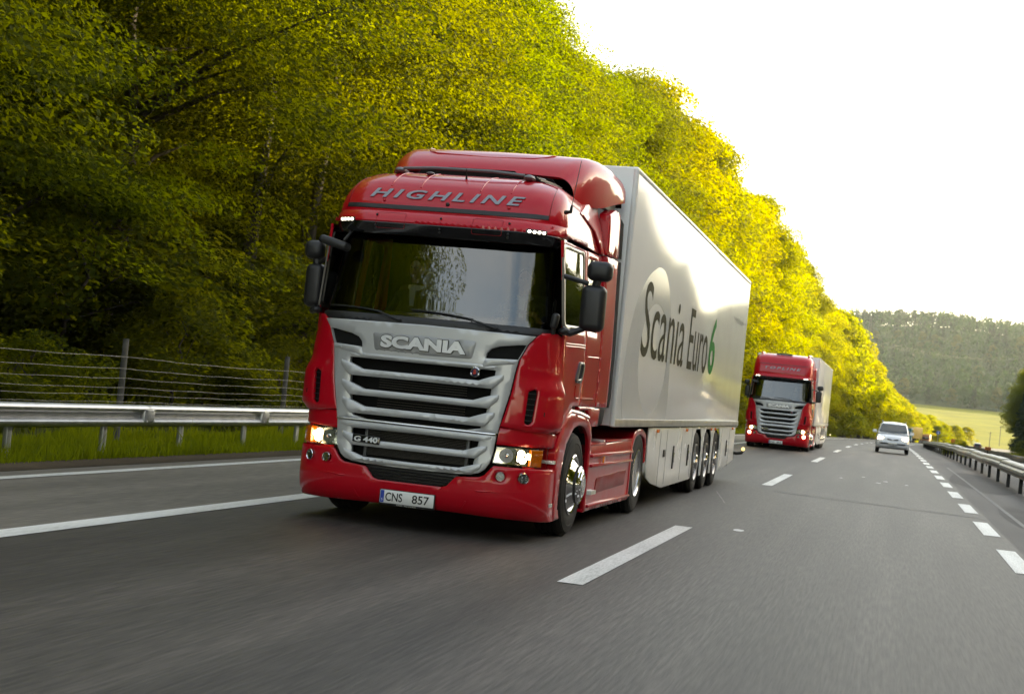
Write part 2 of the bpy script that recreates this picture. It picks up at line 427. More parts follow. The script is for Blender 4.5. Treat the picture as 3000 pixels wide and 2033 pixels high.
GRASSG = groundmat('verge_soil', (.035, .045, .012), (.07, .085, .02), .35, fine=9, rough=.95, bump=.5, c3=(.05, .06, .016), spec=.1)
MEADOW = groundmat('meadow_grass', (.15, .155, .012), (.21, .195, .018), .02, stretch=(1, 2.5, 1), fine=.6, rough=.9, bump=.0, spec=.1)
CROP = groundmat('ripe_crop', (.42, .34, .06), (.5, .42, .09), .05, fine=.8, rough=.9, bump=0, spec=.1)
HILLG = groundmat('forest_floor', (.03, .045, .02), (.05, .06, .025), .02, fine=.3, rough=.95, bump=0, spec=.05)
YN = list(range(-240, 140, 8))+list(range(140, 600, 15))+[600]
sheet('ground', LAT, YN, GRASSG)
sheet('meadow', LAT, list(range(600, 1121, 20)), MEADOW)
sheet('hillside', LAT, list(range(1120, 2601, 40)), HILLG)
sheet('crop_field', [26, 34, 44, 56, 70, 90, 120, 160], list(range(600, 640, 13))+[640], CROP, .25)
sheet('crop_field', [-6, 10, 30, 60, 100, 160], [905, 920, 935, 950], CROP, .3)

FLOOR = groundmat('leaf_litter', (.022, .017, .010), (.055, .042, .022), 1.1, fine=14, rough=.95, bump=.6, c3=(.035, .036, .014), spec=.08)
sheet('forest_floor', [-60, -48, -38, -32, -27, -23, -19, -16, -13.5, -11.5, -10, -8.9], list(range(-80, 301, 8)), FLOOR, .03)
def strip(name, l0, l1, y0, y1, m, dz, step=6, n=4):
    ys = list(np.linspace(y0, y1, max(2, int((y1-y0)/step)+1))); ls = np.linspace(l0, l1, n)
    V = [tuple(RP(l, y, dz)) for y in ys for l in ls]
    F = [(j*n+i, j*n+i+1, (j+1)*n+i+1, (j+1)*n+i) for j in range(len(ys)-1) for i in range(n-1)]
    return tag(mesh_obj(name, V, F, m, angle=None), kind='structure')
ASPH = groundmat('asphalt', (.037, .031, .028), (.076, .065, .057), .5, stretch=(2.6, .14, 1), fine=16, rough=.62, bump=.6, c3=(.054, .047, .041), spec=.36, speck=.5)
ASPH2 = groundmat('asphalt_shoulder', (.125, .110, .093), (.18, .16, .135), .6, stretch=(2.4, .14, 1), fine=18, rough=.68, bump=.5, spec=.4, speck=.4)
ASPH3 = groundmat('asphalt_median', (.062, .055, .053), (.10, .089, .085), .45, stretch=(1.4, .3, 1), fine=60, rough=.72, bump=.6, spec=.3, speck=.25)
PAINT = groundmat('road_paint', (.55, .55, .53), (.72, .72, .70), 1.5, stretch=(3, .4, 1), fine=22, rough=.55, bump=.25, c3=(.68, .68, .66), speck=.35)
DIRT = groundmat('verge_dirt', (.045, .033, .022), (.085, .064, .042), 1.2, stretch=(1, .3, 1), fine=30, rough=.95, bump=.6, spec=.1)
strip('hard_shoulder', -4.75, -1.9, -90, 640, ASPH2, 0.)
strip('road', -1.9, 5.95, -90, 640, ASPH, 0., n=6)
strip('median_strip', 5.95, 8.9, -90, 640, ASPH3, 0.)
strip('opposite_road', 8.9, 21.4, -90, 640, ASPH2, 0., n=6)
strip('dirt_edge', -5.35, -4.76, -60, 220, DIRT, .004)
strip('edge_line', -4.42, -4.25, -90, 420, PAINT, .006, n=2)
strip('lane_line', -2.02, -1.77, -90, 420, PAINT, .006, n=2)
for k in range(-3, 24):
    strip('lane_dash', 1.93, 2.13, -2.1+18*k if k else -2.1, 4.15+18*k, PAINT, .006, 3, 2)
for k in range(-8, 70):
    y0 = 8.78+5.40*k
    strip('edge_dash', 5.65, 5.88, y0, y0+2.98, PAINT, .006, 2, 2)
strip('edge_line', 8.95, 9.1, -60, 420, PAINT, .006, n=2)
for k in range(0, 24): strip('lane_dash', 13, 13.15, 18*k, 18*k+6, PAINT, .006, 3, 2)
SEAM = groundmat('joint_filler', (.19, .18, .17), (.27, .26, .245), 2, fine=20, rough=.9, bump=.2)
strip('road_joint', 6.42, 6.50, -20, 45, SEAM, .005, n=2)
def scrap(name, pts, m, dz=.005): return tag(mesh_obj(name, [tuple(RP(x, y, dz)) for x, y in pts], [tuple(range(len(pts)))], m, smooth=False), kind='structure')
def ragged(name, x0, y0, x1, y1, wd, m, n=14, dz=.005):
    q = random.Random(int(x0*10+y0)); A = []; B = []
    for i in range(n+1):
        t = i/n; x = x0+(x1-x0)*t; y = y0+(y1-y0)*t+q.uniform(-.03, .03); h = wd*q.uniform(.5, 1.2)/2
        A.append((x, y-h)); B.append((x, y+h))
    for i in range(n): pass
    V = [tuple(RP(x, y, dz)) for x, y in A+B]; F = [(i, i+1, n+2+i, n+1+i) for i in range(n)]
    return tag(mesh_obj(name, V, F, m, smooth=False), kind='structure')
ragged('road_joint', 2.35, 14.0, 5.9, 12.85, .10, SEAM)
ragged('road_joint', 1.5, 12.0, 1.95, 9.2, .14, SEAM)
for x, y, a in ((2.62, 4.55, .085), (4.1, 22.9, .07), (4.25, 24.2, .07), (3.7, 25.6, .05), (4.75, 23.4, .05), (3.2, 23.6, .05)):
    scrap('paint_fleck', [(x+a*math.cos(t)*(.7+.5*R.random()), y+2.2*a*math.sin(t)*(.7+.5*R.random())) for t in np.linspace(0, 2*PI, 8)[:-1]], PAINT)
for x, y, a, b in ((6.9, 31, .9, 8), (6.7, 14, .5, 4)):
    scrap('asphalt_patch', [(x+a*math.cos(t)*(.8+.3*R.random()), y+b*math.sin(t)*(.8+.3*R.random())) for t in np.linspace(0, 2*PI, 14)[:-1]], groundmat('tar_patch', (.03, .026, .024), (.055, .047, .044), .8, fine=50, rough=.8, bump=.4), .0045)

# ------------------------------------------------------------------ crash barriers and fence
def beam_profile():     # W-beam seen end on: (out, up), 310 mm deep
    p = [(0, .0), (.045, .012), (.075, .05), (.075, .075), (.045, .105), (.01, .125), (.005, .155), (.01, .185), (.045, .205), (.075, .235), (.075, .26), (.045, .298), (0, .31)]
    return p
def beam_mesh(name, L, m, prof, n=2):
    th = .004
    outer = prof; inner = [(a-th*1.5, b) for a, b in prof][::-1]; ring = outer+inner
    mb = MB(); mb.loft([[(a, -L/2+L*k/n, b) for a, b in ring] for k in range(n+1)], True, True, True)
    return mb.build(name, m, None, 45)
gr = empty('crash_barrier', (-6.06, 0, 0)); tag(gr, 'long galvanised steel crash barrier beside the left hard shoulder', 'crash barrier', 'crash barriers along the motorway')
b0 = beam_mesh('rail_beam', 4.06, GALV, beam_profile()); b0.parent = gr
mb = MB(); mb.box((0, 0, -.42), (.06, .10, 1.30), .008); mb.box((.04, 0, .17), (.05, .09, .22), .006)
p0 = mb.build('rail_post', GALV, gr)
for i in range(-6, 16):
    y = 4*i; o = b0 if i == -6 else b0.copy()
    if i > -6: COL.objects.link(o); o.parent = gr
    o.location = Vector((.02, y, .335+zr(y))) + Vector((0, 0, .0))
mb = MB(); mb.box((.03, 0, .155), (.10, .30, .20), .02); mb.box((.092, -.10, .075), (.012, .03, .03), .004); mb.box((.092, .10, .075), (.012, .03, .03), .004); mb.box((.092, -.10, .235), (.012, .03, .03), .004); mb.box((.092, .10, .235), (.012, .03, .03), .004)
s0 = mb.build('rail_joint', GALV, gr)
for i in range(-6, 15):
    o = s0 if i == -6 else s0.copy()
    if i > -6: COL.objects.link(o); o.parent = gr
    o.location = (.02, 4*i+2, .335+zr(4*i+2))
for i in range(-12, 32):
    y = .55+2.0*i*1.115; o = p0 if i == -12 else p0.copy()
    if y > 62: break
    if i > -12: COL.objects.link(o); o.parent = gr
    o.location = (-.045, y, .32+zr(y))

def cbeam():            # closed box beam of the median barrier, seen end on
    return [(0, 0), (.0, .05), (-.05, .10), (-.05, .17), (0, .22), (.0, .27), (.03, .31), (.25, .33), (.28, .31), (.28, .27), (.33, .22), (.33, .1), (.28, .05), (.28, 0)]
gm = empty('median_barrier', (7.42, 0, 0)); tag(gm, 'double sided steel barrier with broad box beam and dark posts in the median', 'crash barrier', 'crash barriers along the motorway')
BEAM = mat('weathered_zinc', (.30, .295, .285), .5, .6, var=.18, vscale=3, bump=.1, bscale=25)
POSTM = mat('dark_post_steel', (.035, .035, .036), .6, .4, var=.2)
BEAMD = mat('dark_beam_steel', (.045, .046, .046), .55, .5, var=.2)
mb = MB(); mb.loft([[(a, y, b) for a, b in cbeam()] for y in (-1.985, 1.985)], True, True, True)
c0 = mb.build('rail_beam', BEAM, gm, 30)
mb = MB(); mb.box((.02, 0, -.38), (.09, .14, .80), .01); mb.box((.02, 0, .05), (.13, .06, .14), .006); d0 = mb.build('rail_post', POSTM, gm)
mb = MB(); mb.loft([[(a, y, b) for a, b in ((0, 0), (.05, .02), (.06, .10), (.05, .17), (0, .2), (-.02, .1))] for y in (-2, 2)], True, True, True)
e0 = mb.build('back_rail', BEAMD, gm, 30)
first = True
for i in range(-4, 88):
    y = 4*i+2; zz = zr(y); x = sh(y)
    for o0, dx, z in ((c0, .02, .41), (d0, .10, .42), (e0, 1.25, .55)):
        o = o0 if first else o0.copy()
        if not first: COL.objects.link(o); o.parent = gm
        o.location = (x+dx, y, zz+z+.02*math.sin(i*1.7)); o.rotation_euler = (math.atan((zr(y+2)-zr(y-2))/4), 0, yawat(y))
    first = False
mb = MB(); mb.tube([(0, 0, -.7), (0, 0, 0)], .022)
for y, lat, wd, hh, lb in ((57, 8.62, .27, .15, 'small orange and black delineator board on the median barrier, nearest'), (95, 8.55, .28, .26, 'small round orange delineator on the median barrier, far one')):
    t = empty('delineator', tuple(RP(lat, y, .8 if y < 60 else .95))); tag(t, lb, 'delineator', 'orange delineators on the barrier')
    mbb = MB(); mbb.tube([(0, .03, -.8), (0, .03, .05)], .025); mbb.build('post', POSTM, t)
    mbb = MB()
    if y < 60: mbb.box((0, 0, 0), (wd, .03, hh), .01)
    else: mbb.lathe([(0, -.02), (.14, -.02), (.15, 0), (.14, .02), (0, .02)], (0, 0, 0), 'y', 20)
    mbb.build('reflector_board', mat('orange_sign', (.5, .13, .01), .45), t)
    if y < 60:
        mbb = MB()
        for k in (-.08, 0, .08): mbb.box((k, -.018, 0), (.035, .006, .1))
        mbb.build('marking', INK, t)

WOODP = mat('weathered_post', (.085, .082, .072), .9, var=.3, vscale=8, bump=.4, bscale=40)
WIRE = mat('fence_wire', (.34, .34, .33), .5, .7)
fn = empty('game_fence', (-7.5, 0, 0)); tag(fn, 'wire fence of thin strands on wooden posts behind the left crash barrier', 'fence')
mb = MB(); mb.tube([(0, 0, -.9), (0, 0, 1.62)], [.055, .05], 10); fp = mb.build('fence_post', WOODP, fn)
for k in range(-5, 12):
    o = fp if k == -5 else fp.copy()
    if k > -5: COL.objects.link(o); o.parent = fn
    o.location = (-.04, 7.9+6.4*k, zr(7.9+6.4*k)-.05); o.rotation_euler = (.02*R.uniform(-1, 1), .02*R.uniform(-1, 1), 0)
for h in (.30, .42, .48, .576, .69, .80, .945, 1.10, 1.29):
    pts = []
    for i in range(-160, 480):
        y = i*.16*1.0; u = ((y-7.9)/6.4) % 1
        pts.append((.03, y, h+zr(y)-.035*4*u*(1-u)*(h/1.3)+.004*math.sin(y*3.1+h*9)))
    mb = MB(); mb.tube(pts, .0042, 4); mb.build('wire_strand', WIRE, fn)

def delineator_post(y, lat, lb):
    t = empty('marker_post', tuple(RP(lat, y, -.1))); tag(t, lb, 'marker post', 'roadside marker posts')
    mb = MB(); mb.prism([(-.06, -.06), (.06, -.06), (.0, .08)], 0, 1.05, 'z'); mb.build('post', mat('marker_white', (.7, .7, .68), .5), t)
    mb = MB(); mb.box((0, -.065, .86), (.09, .02, .22), .005); mb.build('black_band', INK, t)
    mb = MB(); mb.box((0, -.078, .86), (.05, .01, .16), .004); mb.build('reflector', REFL, t)
delineator_post(92, -5.7, 'white marker post with black band on the grass bank beyond the second truck, nearer')
delineator_post(142, -5.7, 'white marker post with black band on the grass bank beyond the second truck, farther')
t = empty('road_sign', tuple(RP(8.4, 307, 0))); tag(t, 'round blue road sign on a grey post in the far median', 'road sign')
mb = MB(); mb.tube([(0, 0, 0), (0, 0, 3.2)], .05); mb.build('post', GALV, t)
mb = MB(); mb.lathe([(0, -.06), (.40, -.06), (.42, -.05), (.42, -.02), (0, -.02)], (0, 0, 2.8), 'y', 24); mb.build('disc', mat('sign_blue', (.02, .10, .42), .4), t)
mb = MB(); mb.prism([(-.05, 3.02), (.05, 3.02), (.05, 2.75), (.15, 2.75), (0, 2.55), (-.15, 2.75), (-.05, 2.75)], -.07, -.062, 'y'); mb.build('arrow', PLATE, t)

# ------------------------------------------------------------------ foliage
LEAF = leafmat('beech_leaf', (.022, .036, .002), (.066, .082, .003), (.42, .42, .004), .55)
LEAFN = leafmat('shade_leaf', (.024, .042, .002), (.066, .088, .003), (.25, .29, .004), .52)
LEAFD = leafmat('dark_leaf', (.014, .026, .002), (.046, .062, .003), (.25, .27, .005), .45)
NEED = leafmat('conifer_needle', (.012, .024, .008), (.03, .045, .012), (.05, .07, .012), .2)
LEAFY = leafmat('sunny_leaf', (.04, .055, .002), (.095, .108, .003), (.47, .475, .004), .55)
FARL = leafmat('far_leaf', (.014, .034, .010), (.034, .058, .016), (.045, .075, .014), .3, .8)
FARL2 = leafmat('far_leaf_gold', (.04, .046, .012), (.075, .075, .018), (.13, .12, .02), .3, .8)
FARD = leafmat('far_conifer', (.009, .017, .008), (.018, .028, .011), (.02, .03, .01), .2, .8)
BARK = mat('bark', (.055, .045, .034), .95, var=.4, vscale=5, bump=.8, bscale=18)
NR = np.random.default_rng(5)
def quads(name, C, N, D, L, W, m, parent=None, fold=.18):
    """leaf-sized rhombs: centre, normal, direction, length, width"""
    N = N/np.linalg.norm(N, axis=1, keepdims=True); D = D-(D*N).sum(1, keepdims=True)*N; D /= np.linalg.norm(D, axis=1, keepdims=True)+1e-9
    S = np.cross(N, D); L = L[:, None]; W = W[:, None]
    V = np.stack([C-D*L*.5, C+S*W*.5+N*W*fold-D*L*.06, C+D*L*.5, C-S*W*.5+N*W*fold-D*L*.06], 1).reshape(-1, 3).astype(np.float32)
    n = len(C); me = bpy.data.meshes.new(name)
    me.vertices.add(4*n); me.vertices.foreach_set('co', V.ravel())
    me.loops.add(4*n); me.loops.foreach_set('vertex_index', np.arange(4*n, dtype=np.int32))
    me.polygons.add(n); me.polygons.foreach_set('loop_start', np.arange(0, 4*n, 4, dtype=np.int32))
    me.update(calc_edges=True); me.materials.append(m)
    o = bpy.data.objects.new(name, me); COL.objects.link(o)
    if parent: o.parent = parent
    return o
def crown_points(H, Rr, z0, K, n, shape='round', flat=.3, csize=(.7, 1.5)):
    t = NR.random(K)**.85
    if shape == 'cone': prof = (1-t)**.9+.05
    else: prof = np.clip(np.sin(PI*np.clip(t*.80+.20, 0, 1)**.95), .0, 1)**.55
    az = NR.random(K)*2*PI; lob = 1+.20*np.sin(az*3+NR.random()*6)+.12*np.sin(az*5+t*7)
    r = Rr*prof*lob*(.40+.60*np.sqrt(NR.random(K)))
    C = np.stack([r*np.cos(az), r*np.sin(az), z0+t*(H-z0)], 1)
    a = NR.uniform(csize[0], csize[1], K)*(1 if shape != 'cone' else .7)
    if shape != 'cone' and H > 5: a = a*np.clip(.58+1.1*t, .58, 1)
    pick = NR.choice(K, n, p=a**2/(a**2).sum()); A = a[pick]; az2 = az[pick]
    out = np.stack([np.cos(az2), np.sin(az2), 0*az2], 1); tan = np.stack([-np.sin(az2), np.cos(az2), 0*az2], 1)
    g = NR.normal(size=(n, 3)); g *= np.minimum(1, 1.7/np.linalg.norm(g, axis=1))[:, None]
    tilt = NR.uniform(-.5, .15, K)[pick]
    P = C[pick]+out*(g[:, :1]*A[:, None]*.62)+tan*(g[:, 1:2]*A[:, None]*.62); P[:, 2] += g[:, 2]*A*flat+g[:, 0]*A*.6*tilt
    Nn = np.array([0, 0, 1.])+out*.45+NR.normal(size=(n, 3))*.5
    Dd = out+NR.normal(size=(n, 3))*.7; Dd[:, 2] -= .3
    return P, Nn, Dd, C
def tree_proto(name, H, Rr, z0, K, n, leaf, leafm, shape='round', flat=.3, nl=9, trunk=.2, csize=(.7, 1.5)):
    root = empty(name); P, Nn, Dd, C = crown_points(H, Rr, z0, K, n, shape, flat, csize)
    L = NR.uniform(.7, 1.3, n)*leaf
    quads('crown', P, Nn, Dd, L, L*NR.uniform(.5, .7, n), leafm, root)
    mb = MB(); bx = [NR.normal()*.12 for _ in range(7)]; by = [NR.normal()*.12 for _ in range(7)]
    spine = [Vector((bx[i]*i*.35, by[i]*i*.35, -1.0 if i == 0 else H*.9*i/6)) for i in range(7)]
    mb.tube(spine, [trunk*1.35]+[trunk*(1-.14*i) for i in range(1, 7)], 10)
    for k in NR.choice(len(C), nl, replace=False):
        c = Vector(C[k]); hb = max(.8, c.z-.35*math.hypot(c.x, c.y)-.5); s = spine[min(6, max(1, int(round(hb/(H*.9)*6))))]
        b = Vector((s.x, s.y, hb)); mid = b.lerp(c, .5)+Vector((0, 0, .25))
        mb.tube([b, mid, c], [trunk*.38, trunk*.22, trunk*.06], 6)
    mb.build('trunk', BARK, root, 60)
    return root
def hide_proto(r): r.location = (0, 0, 0)
PRO = {}
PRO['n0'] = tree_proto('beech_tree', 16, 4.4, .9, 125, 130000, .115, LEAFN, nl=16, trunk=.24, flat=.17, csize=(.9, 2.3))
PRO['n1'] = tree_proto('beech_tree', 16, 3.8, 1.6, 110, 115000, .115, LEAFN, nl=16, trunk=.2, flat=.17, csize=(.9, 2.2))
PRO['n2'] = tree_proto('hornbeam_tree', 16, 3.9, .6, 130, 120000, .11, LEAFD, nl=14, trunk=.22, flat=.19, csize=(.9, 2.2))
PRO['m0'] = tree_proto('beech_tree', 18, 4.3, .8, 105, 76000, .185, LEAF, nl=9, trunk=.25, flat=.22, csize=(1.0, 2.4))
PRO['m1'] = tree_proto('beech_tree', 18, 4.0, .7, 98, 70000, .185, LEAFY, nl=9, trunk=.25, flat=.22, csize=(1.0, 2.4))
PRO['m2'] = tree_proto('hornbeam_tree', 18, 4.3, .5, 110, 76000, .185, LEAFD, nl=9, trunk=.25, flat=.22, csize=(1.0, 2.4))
PRO['f0'] = tree_proto('beech_tree', 12, 4.4, .4, 110, 15000, .36, LEAFY, nl=5, csize=(.8, 1.6))
PRO['f1'] = tree_proto('beech_tree', 12, 4.0, .4, 100, 14000, .36, LEAF, nl=5, csize=(.8, 1.6))
PRO['c0'] = tree_proto('spruce_tree', 15, 3.2, .6, 260, 16000, .38, NEED, 'cone', .16, 4, csize=(.7, 1.3))
PRO['b0'] = tree_proto('hazel_bush', 3.6, 1.9, .1, 24, 11000, .12, LEAFD, nl=10, trunk=.05, flat=.42, csize=(.3, 1.1))
PRO['h0'] = tree_proto('far_tree', 14, 4.6, 1.5, 40, 1500, 1.0, FARL, nl=2, csize=(1.1, 2.2))
PRO['h1'] = tree_proto('far_tree', 14, 4.2, 1.5, 40, 1400, 1.0, FARL2, nl=2, csize=(1.1, 2.2))
PRO['h2'] = tree_proto('far_spruce', 16, 3.2, .8, 60, 1500, .9, FARD, 'cone', .25, 1, csize=(1, 1.8))
used = set()
def plant(kind, lat, y, H, label, cat, group=None, wide=1., absx=None, base=None):
    p = PRO[kind]; o = p if kind not in used else copy_tree(p); used.add(kind)
    h0 = {'n': 16, 'm': 18, 'f': 12, 'c': 15, 'b': 3.6, 'h': 14}[kind[0]]
    if kind == 'h2': h0 = 16
    s = H/h0; x = lat+sh(y) if absx is None else absx
    o.location = (x, y, ground(x-sh(y), y)-.05 if base is None else base); o.rotation_euler = (R.uniform(-.03, .03), R.uniform(-.03, .03), R.uniform(0, 6.28))
    o.scale = (s**.6*wide*R.uniform(.93, 1.07), s**.6*wide*R.uniform(.93, 1.07), s)
    tag(o, label, cat, group); return o
GL = 'trees of the left roadside wood'
HT = [(-60, 17), (40, 17), (60, 18.8), (80, 20), (110, 22), (200, 22.5), (250, 21.5), (307, 18.5), (400, 14.5), (480, 11), (600, 7.5)]
nf = 0
ORD = 'first second third fourth fifth sixth seventh eighth ninth tenth eleventh twelfth thirteenth fourteenth fifteenth sixteenth seventeenth eighteenth nineteenth twentieth'.split()
def ordn(k): return ORD[k] if k < 20 else ('thirtieth', 'fortieth', 'fiftieth')[k//10-2] if k % 10 == 9 else ('twenty-', 'thirty-', 'forty-')[k//10-2]+ORD[k % 10]
y = -42.
near = ['n0', 'n2', 'n1', 'n2', 'n0', 'n1']
i = 0
while y < 600:
    far = y > 62; vf = y > 230
    kind = near[i % 6] if not far else (['m0', 'm1', 'm2', 'm0', 'm1'][i % 5] if not vf else ['f0', 'f1', 'f0'][i % 3])
    lat = (-12.3 if y < 55 else -11.0 if y < 230 else -9.2)+R.uniform(-.7, .7)
    H = ip(y, HT)*R.uniform(.88, 1.04)+(.6 if not far else 0)-max(0, .36*(-8.5-lat))*.7
    nm = {'n0': 'broad beech', 'n1': 'slim beech', 'n2': 'dark hornbeam', 'm0': 'green gold beech', 'm1': 'bright yellow beech', 'm2': 'dark green hornbeam', 'f0': 'sunlit yellow tree', 'f1': 'green gold tree'}[kind]
    if y < 6: lb = 'leafy roadside tree beside the camera, left of the picture'
    elif y < 232: lb = f'{nm}, {ordn(nf)} tree of the front row counted from the left edge'; nf += 1
    else: lb = f'{nm} in the far front row behind the second truck'
    plant(kind, lat, y, H, lb, 'tree', GL)
    y += R.uniform(4.0, 5.4) if not vf else R.uniform(5, 7.5); i += 1
for row, lat0, y0, y1, st in ((1, -18.5, -36, 300, 6.6), (2, -26, -20, 280, 8.5)):
    y = y0
    while y < y1:
        kind = ['m0', 'm2', 'm1', 'm2'][i % 4]; i += 1
        plant(kind, lat0+R.uniform(-1.2, 1.2), y, R.uniform(16.5, 19)+(2 if y > 90 else 0)-row*.5, {'m0': 'green gold', 'm1': 'yellow', 'm2': 'dark green'}[kind]+' tree standing deeper in the left wood behind the front row', 'tree', GL)
        y += st*R.uniform(.85, 1.15)
for k in range(20):          # undergrowth at the wood edge
    y = 3+k*3.2+R.uniform(-1.2, 1.2)
    plant('b0', -9.4+R.uniform(-.5, .4), y, R.uniform(1.1, 3.1), f'dark green hazel bush at the foot of the left wood, {ordn(k)} from the left', 'bush', 'bushes at the wood edge')
for row, la, n_, h0, h1 in ((0, -12.8, 24, 2.4, 4.4), (1, -16.5, 20, 3.2, 5.4), (2, -22.5, 18, 4, 6.5)):
    for k in range(n_):
        plant('b0', la+R.uniform(-1, 1), -4+k*(3.4+row*.9)+R.uniform(-1.2, 1.2), R.uniform(h0, h1), 'dark leafy thicket bush between the trunks inside the left wood', 'bush', 'thicket inside the left wood', 1.25)
for k in range(22):
    y = 82+k*7.5+R.uniform(-2, 2)
    plant('b0', -8.2+R.uniform(-.5, .5), y, R.uniform(2.5, 4.5), f'dark green bush at the far wood edge, {ordn(k)} beyond the second truck', 'bush', 'bushes at the wood edge', 1.3)
GRR = 'trees of the right roadside wood'
y = -74.
while y < 470:
    for lat, p in ((27, 0), (34, 1)):
        if p and 56 < y < 100: continue
        H = (23 if y < 14 else 18 if y < 42 else 16 if y < 58 else 13.5 if y < 95 else 16.5)*R.uniform(.9, 1.08) if y < 185 else R.uniform(16, 19)  # unseen trees near the camera made taller to shade the left wood
        if 186 < y < 300 and lat == 27: kind = 'c0' if y < 228 else ['c0', 'm2'][i % 2]
        else: kind = ['m2', 'm0', 'm2', 'm1'][i % 4]
        i += 1
        yy = y+R.uniform(-1, 1)+p*2.5; la = lat+R.uniform(-.8, .8)-(1.6 if 186 < y < 240 else 0)
        lb = 'dark spruce in the wood edge right of the opposite carriageway' if kind == 'c0' else 'leafy tree in the wood edge right of the opposite carriageway'
        if y > 320: la += 3
        plant(kind, la, yy, H, lb, 'tree', GRR)
    y += 5.2
for k in range(6): plant('b0', 23.4+R.uniform(-.6, .6), 190+k*6, R.uniform(2, 3.5), 'low dark bush in front of the right wood edge', 'bush', 'bushes at the right wood edge', 1.3)
for k, (la, y) in enumerate(((8.4, 78), (8.5, 86), (8.4, 95), (8.6, 106))):
    plant('b0', la, y, R.uniform(.7, 1.1) if k < 5 else 1.6, f'low green shrub in the median under the barrier, {ordn(k)} nearest', 'bush', 'shrubs in the median', .75)
for k in range(14):
    plant('b0', 0, 575+R.uniform(0, 8), R.uniform(1.4, 2.6), f'dark hedge bush at the near edge of the far meadow, {ordn(k)} from the left', 'bush', 'hedge along the meadow', 2.2, absx=52+k*4.2)
for k in range(6):
    plant('f0', 0, 520+k*9, R.uniform(6, 8.5), 'small sunlit tree at the far end of the left row beside the meadow', 'tree', GL, absx=sh(520+k*9)-3+R.uniform(-3, 3)+k*.5)

# grass on the verges
def grass(name, n, l0, l1, y0, y1, h, wd, m):
    lat = NR.uniform(l0, l1, n); yy = NR.uniform(y0, y1, n); C = np.array([(a+sh(b), b, ground(a, b)) for a, b in zip(lat, yy)])
    H = NR.uniform(.5, 1.3, n)*h*(.55+.9*np.clip(np.sin(lat*3.1+np.sin(yy*.9)*2)*.5+.5, 0, 1))*np.where(NR.random(n) < .03, 2.2, 1); D = NR.normal(size=(n, 3))*.35; D[:, 2] = 1; D /= np.linalg.norm(D, axis=1, keepdims=True)
    C = C+D*(H*.45)[:, None]; N = NR.normal(size=(n, 3)); N[:, 2] *= .2
    return tag(quads(name, C, N, D, H, np.full(n, wd)*NR.uniform(.6, 1.4, n), m, None, 0), kind='stuff')
GRASS = leafmat('grass_blade', (.075, .11, .003), (.18, .205, .008), (.32, .36, .008), .4)
tag(grass('grass', 90000, -8.6, -5.25, -6, 34, .17, .014, GRASS), 'short green grass on the verge under the left crash barrier', 'grass')
tag(grass('grass', 60000, -9, -5.0, 34, 210, .26, .05, GRASS), 'green grass bank between the far road and the wood', 'grass')
tag(grass('grass', 20000, 21.6, 27, 120, 260, .28, .06, GRASS), 'grass verge beyond the opposite carriageway', 'grass')

tag(grass('undergrowth', 42000, -24, -8.7, -4, 75, .42, .085, LEAFD), 'low leafy undergrowth covering the bank in the left wood', 'undergrowth')

# the far hill: forest as one mass, its most distinct trees singly
def far_forest():
    n = 5200; X = NR.uniform(-330, 560, n); Y = NR.uniform(1125, 1790, n); P = []; N = []; S = []; K = []
    for x, y in zip(X, Y):
        g = ground(x-sh(y), y); con = NR.random() < .38+.25*math.sin(x*.02+y*.013)
        H = NR.uniform(11, 19)*(1.15 if con else 1); q = 30
        t = NR.random(q)**.8; az = NR.random(q)*2*PI
        r = (3.3*(1-t)+.3) if con else 4.6*np.sin(PI*np.clip(t*.75+.22, 0, 1))**.6
        r = r*NR.uniform(.65, 1.05, q)
        P.append(np.stack([x+r*np.cos(az), y+r*np.sin(az), g+H*(.12+.88*t)], 1)); N.append(np.stack([np.cos(az), np.sin(az), .7+0*az], 1)+NR.normal(size=(q, 3))*.4)
        S.append(np.full(q, 2.0 if con else 2.7)); K.append(np.full(q, con))
    P = np.concatenate(P); N = np.concatenate(N); S = np.concatenate(S)*NR.uniform(.6, 1.25, len(P)); K = np.concatenate(K)
    for k, m, nm, lb in ((True, FARD, 'conifer_forest', 'dark hazy conifers covering the far hill'), (False, FARL, 'forest', 'hazy broadleaf forest covering the far hill')):
        s = K == k; tag(quads(nm, P[s], N[s], NR.normal(size=(s.sum(), 3)), S[s], S[s]*.8, m), lb, 'forest', None, 'stuff')
far_forest()
for k in range(34):
    y = 1112+R.uniform(0, 14); x = -95+k*8.2+R.uniform(-2, 2)
    kd = ['h0', 'h1', 'h0', 'h2'][k % 4]
    plant(kd, 0, y, R.uniform(11, 19), 'hazy tree at the lower edge of the hill forest above the meadow', 'tree', 'trees at the lower edge of the hill forest', absx=x)
for k in range(16):
    y = 1760+R.uniform(-14, 14); x = -58+k*7+R.uniform(-2, 2)
    if 2 < k < 6 or R.random() < .3: plant('h2', 0, y, R.uniform(17, 22), 'dark spruce standing out on the skyline of the far hill', 'tree', 'skyline spruces', absx=x)
    elif k > 7: plant('h0', 0, y, R.uniform(17, 21), 'tall broadleaf tree standing out on the hill skyline', 'tree', 'skyline broadleaf trees', .9, absx=x)
for k in range(12):
    y = 1250+R.uniform(0, 200); x = -70+k*18+R.uniform(-6, 6)
    plant('h1', 0, y, R.uniform(15, 21), 'pale gold tree standing out of the dark hill forest', 'tree', 'pale trees on the far hill', absx=x)
for k in PRO:
    if k not in used: bpy.data.objects.remove(PRO[k])

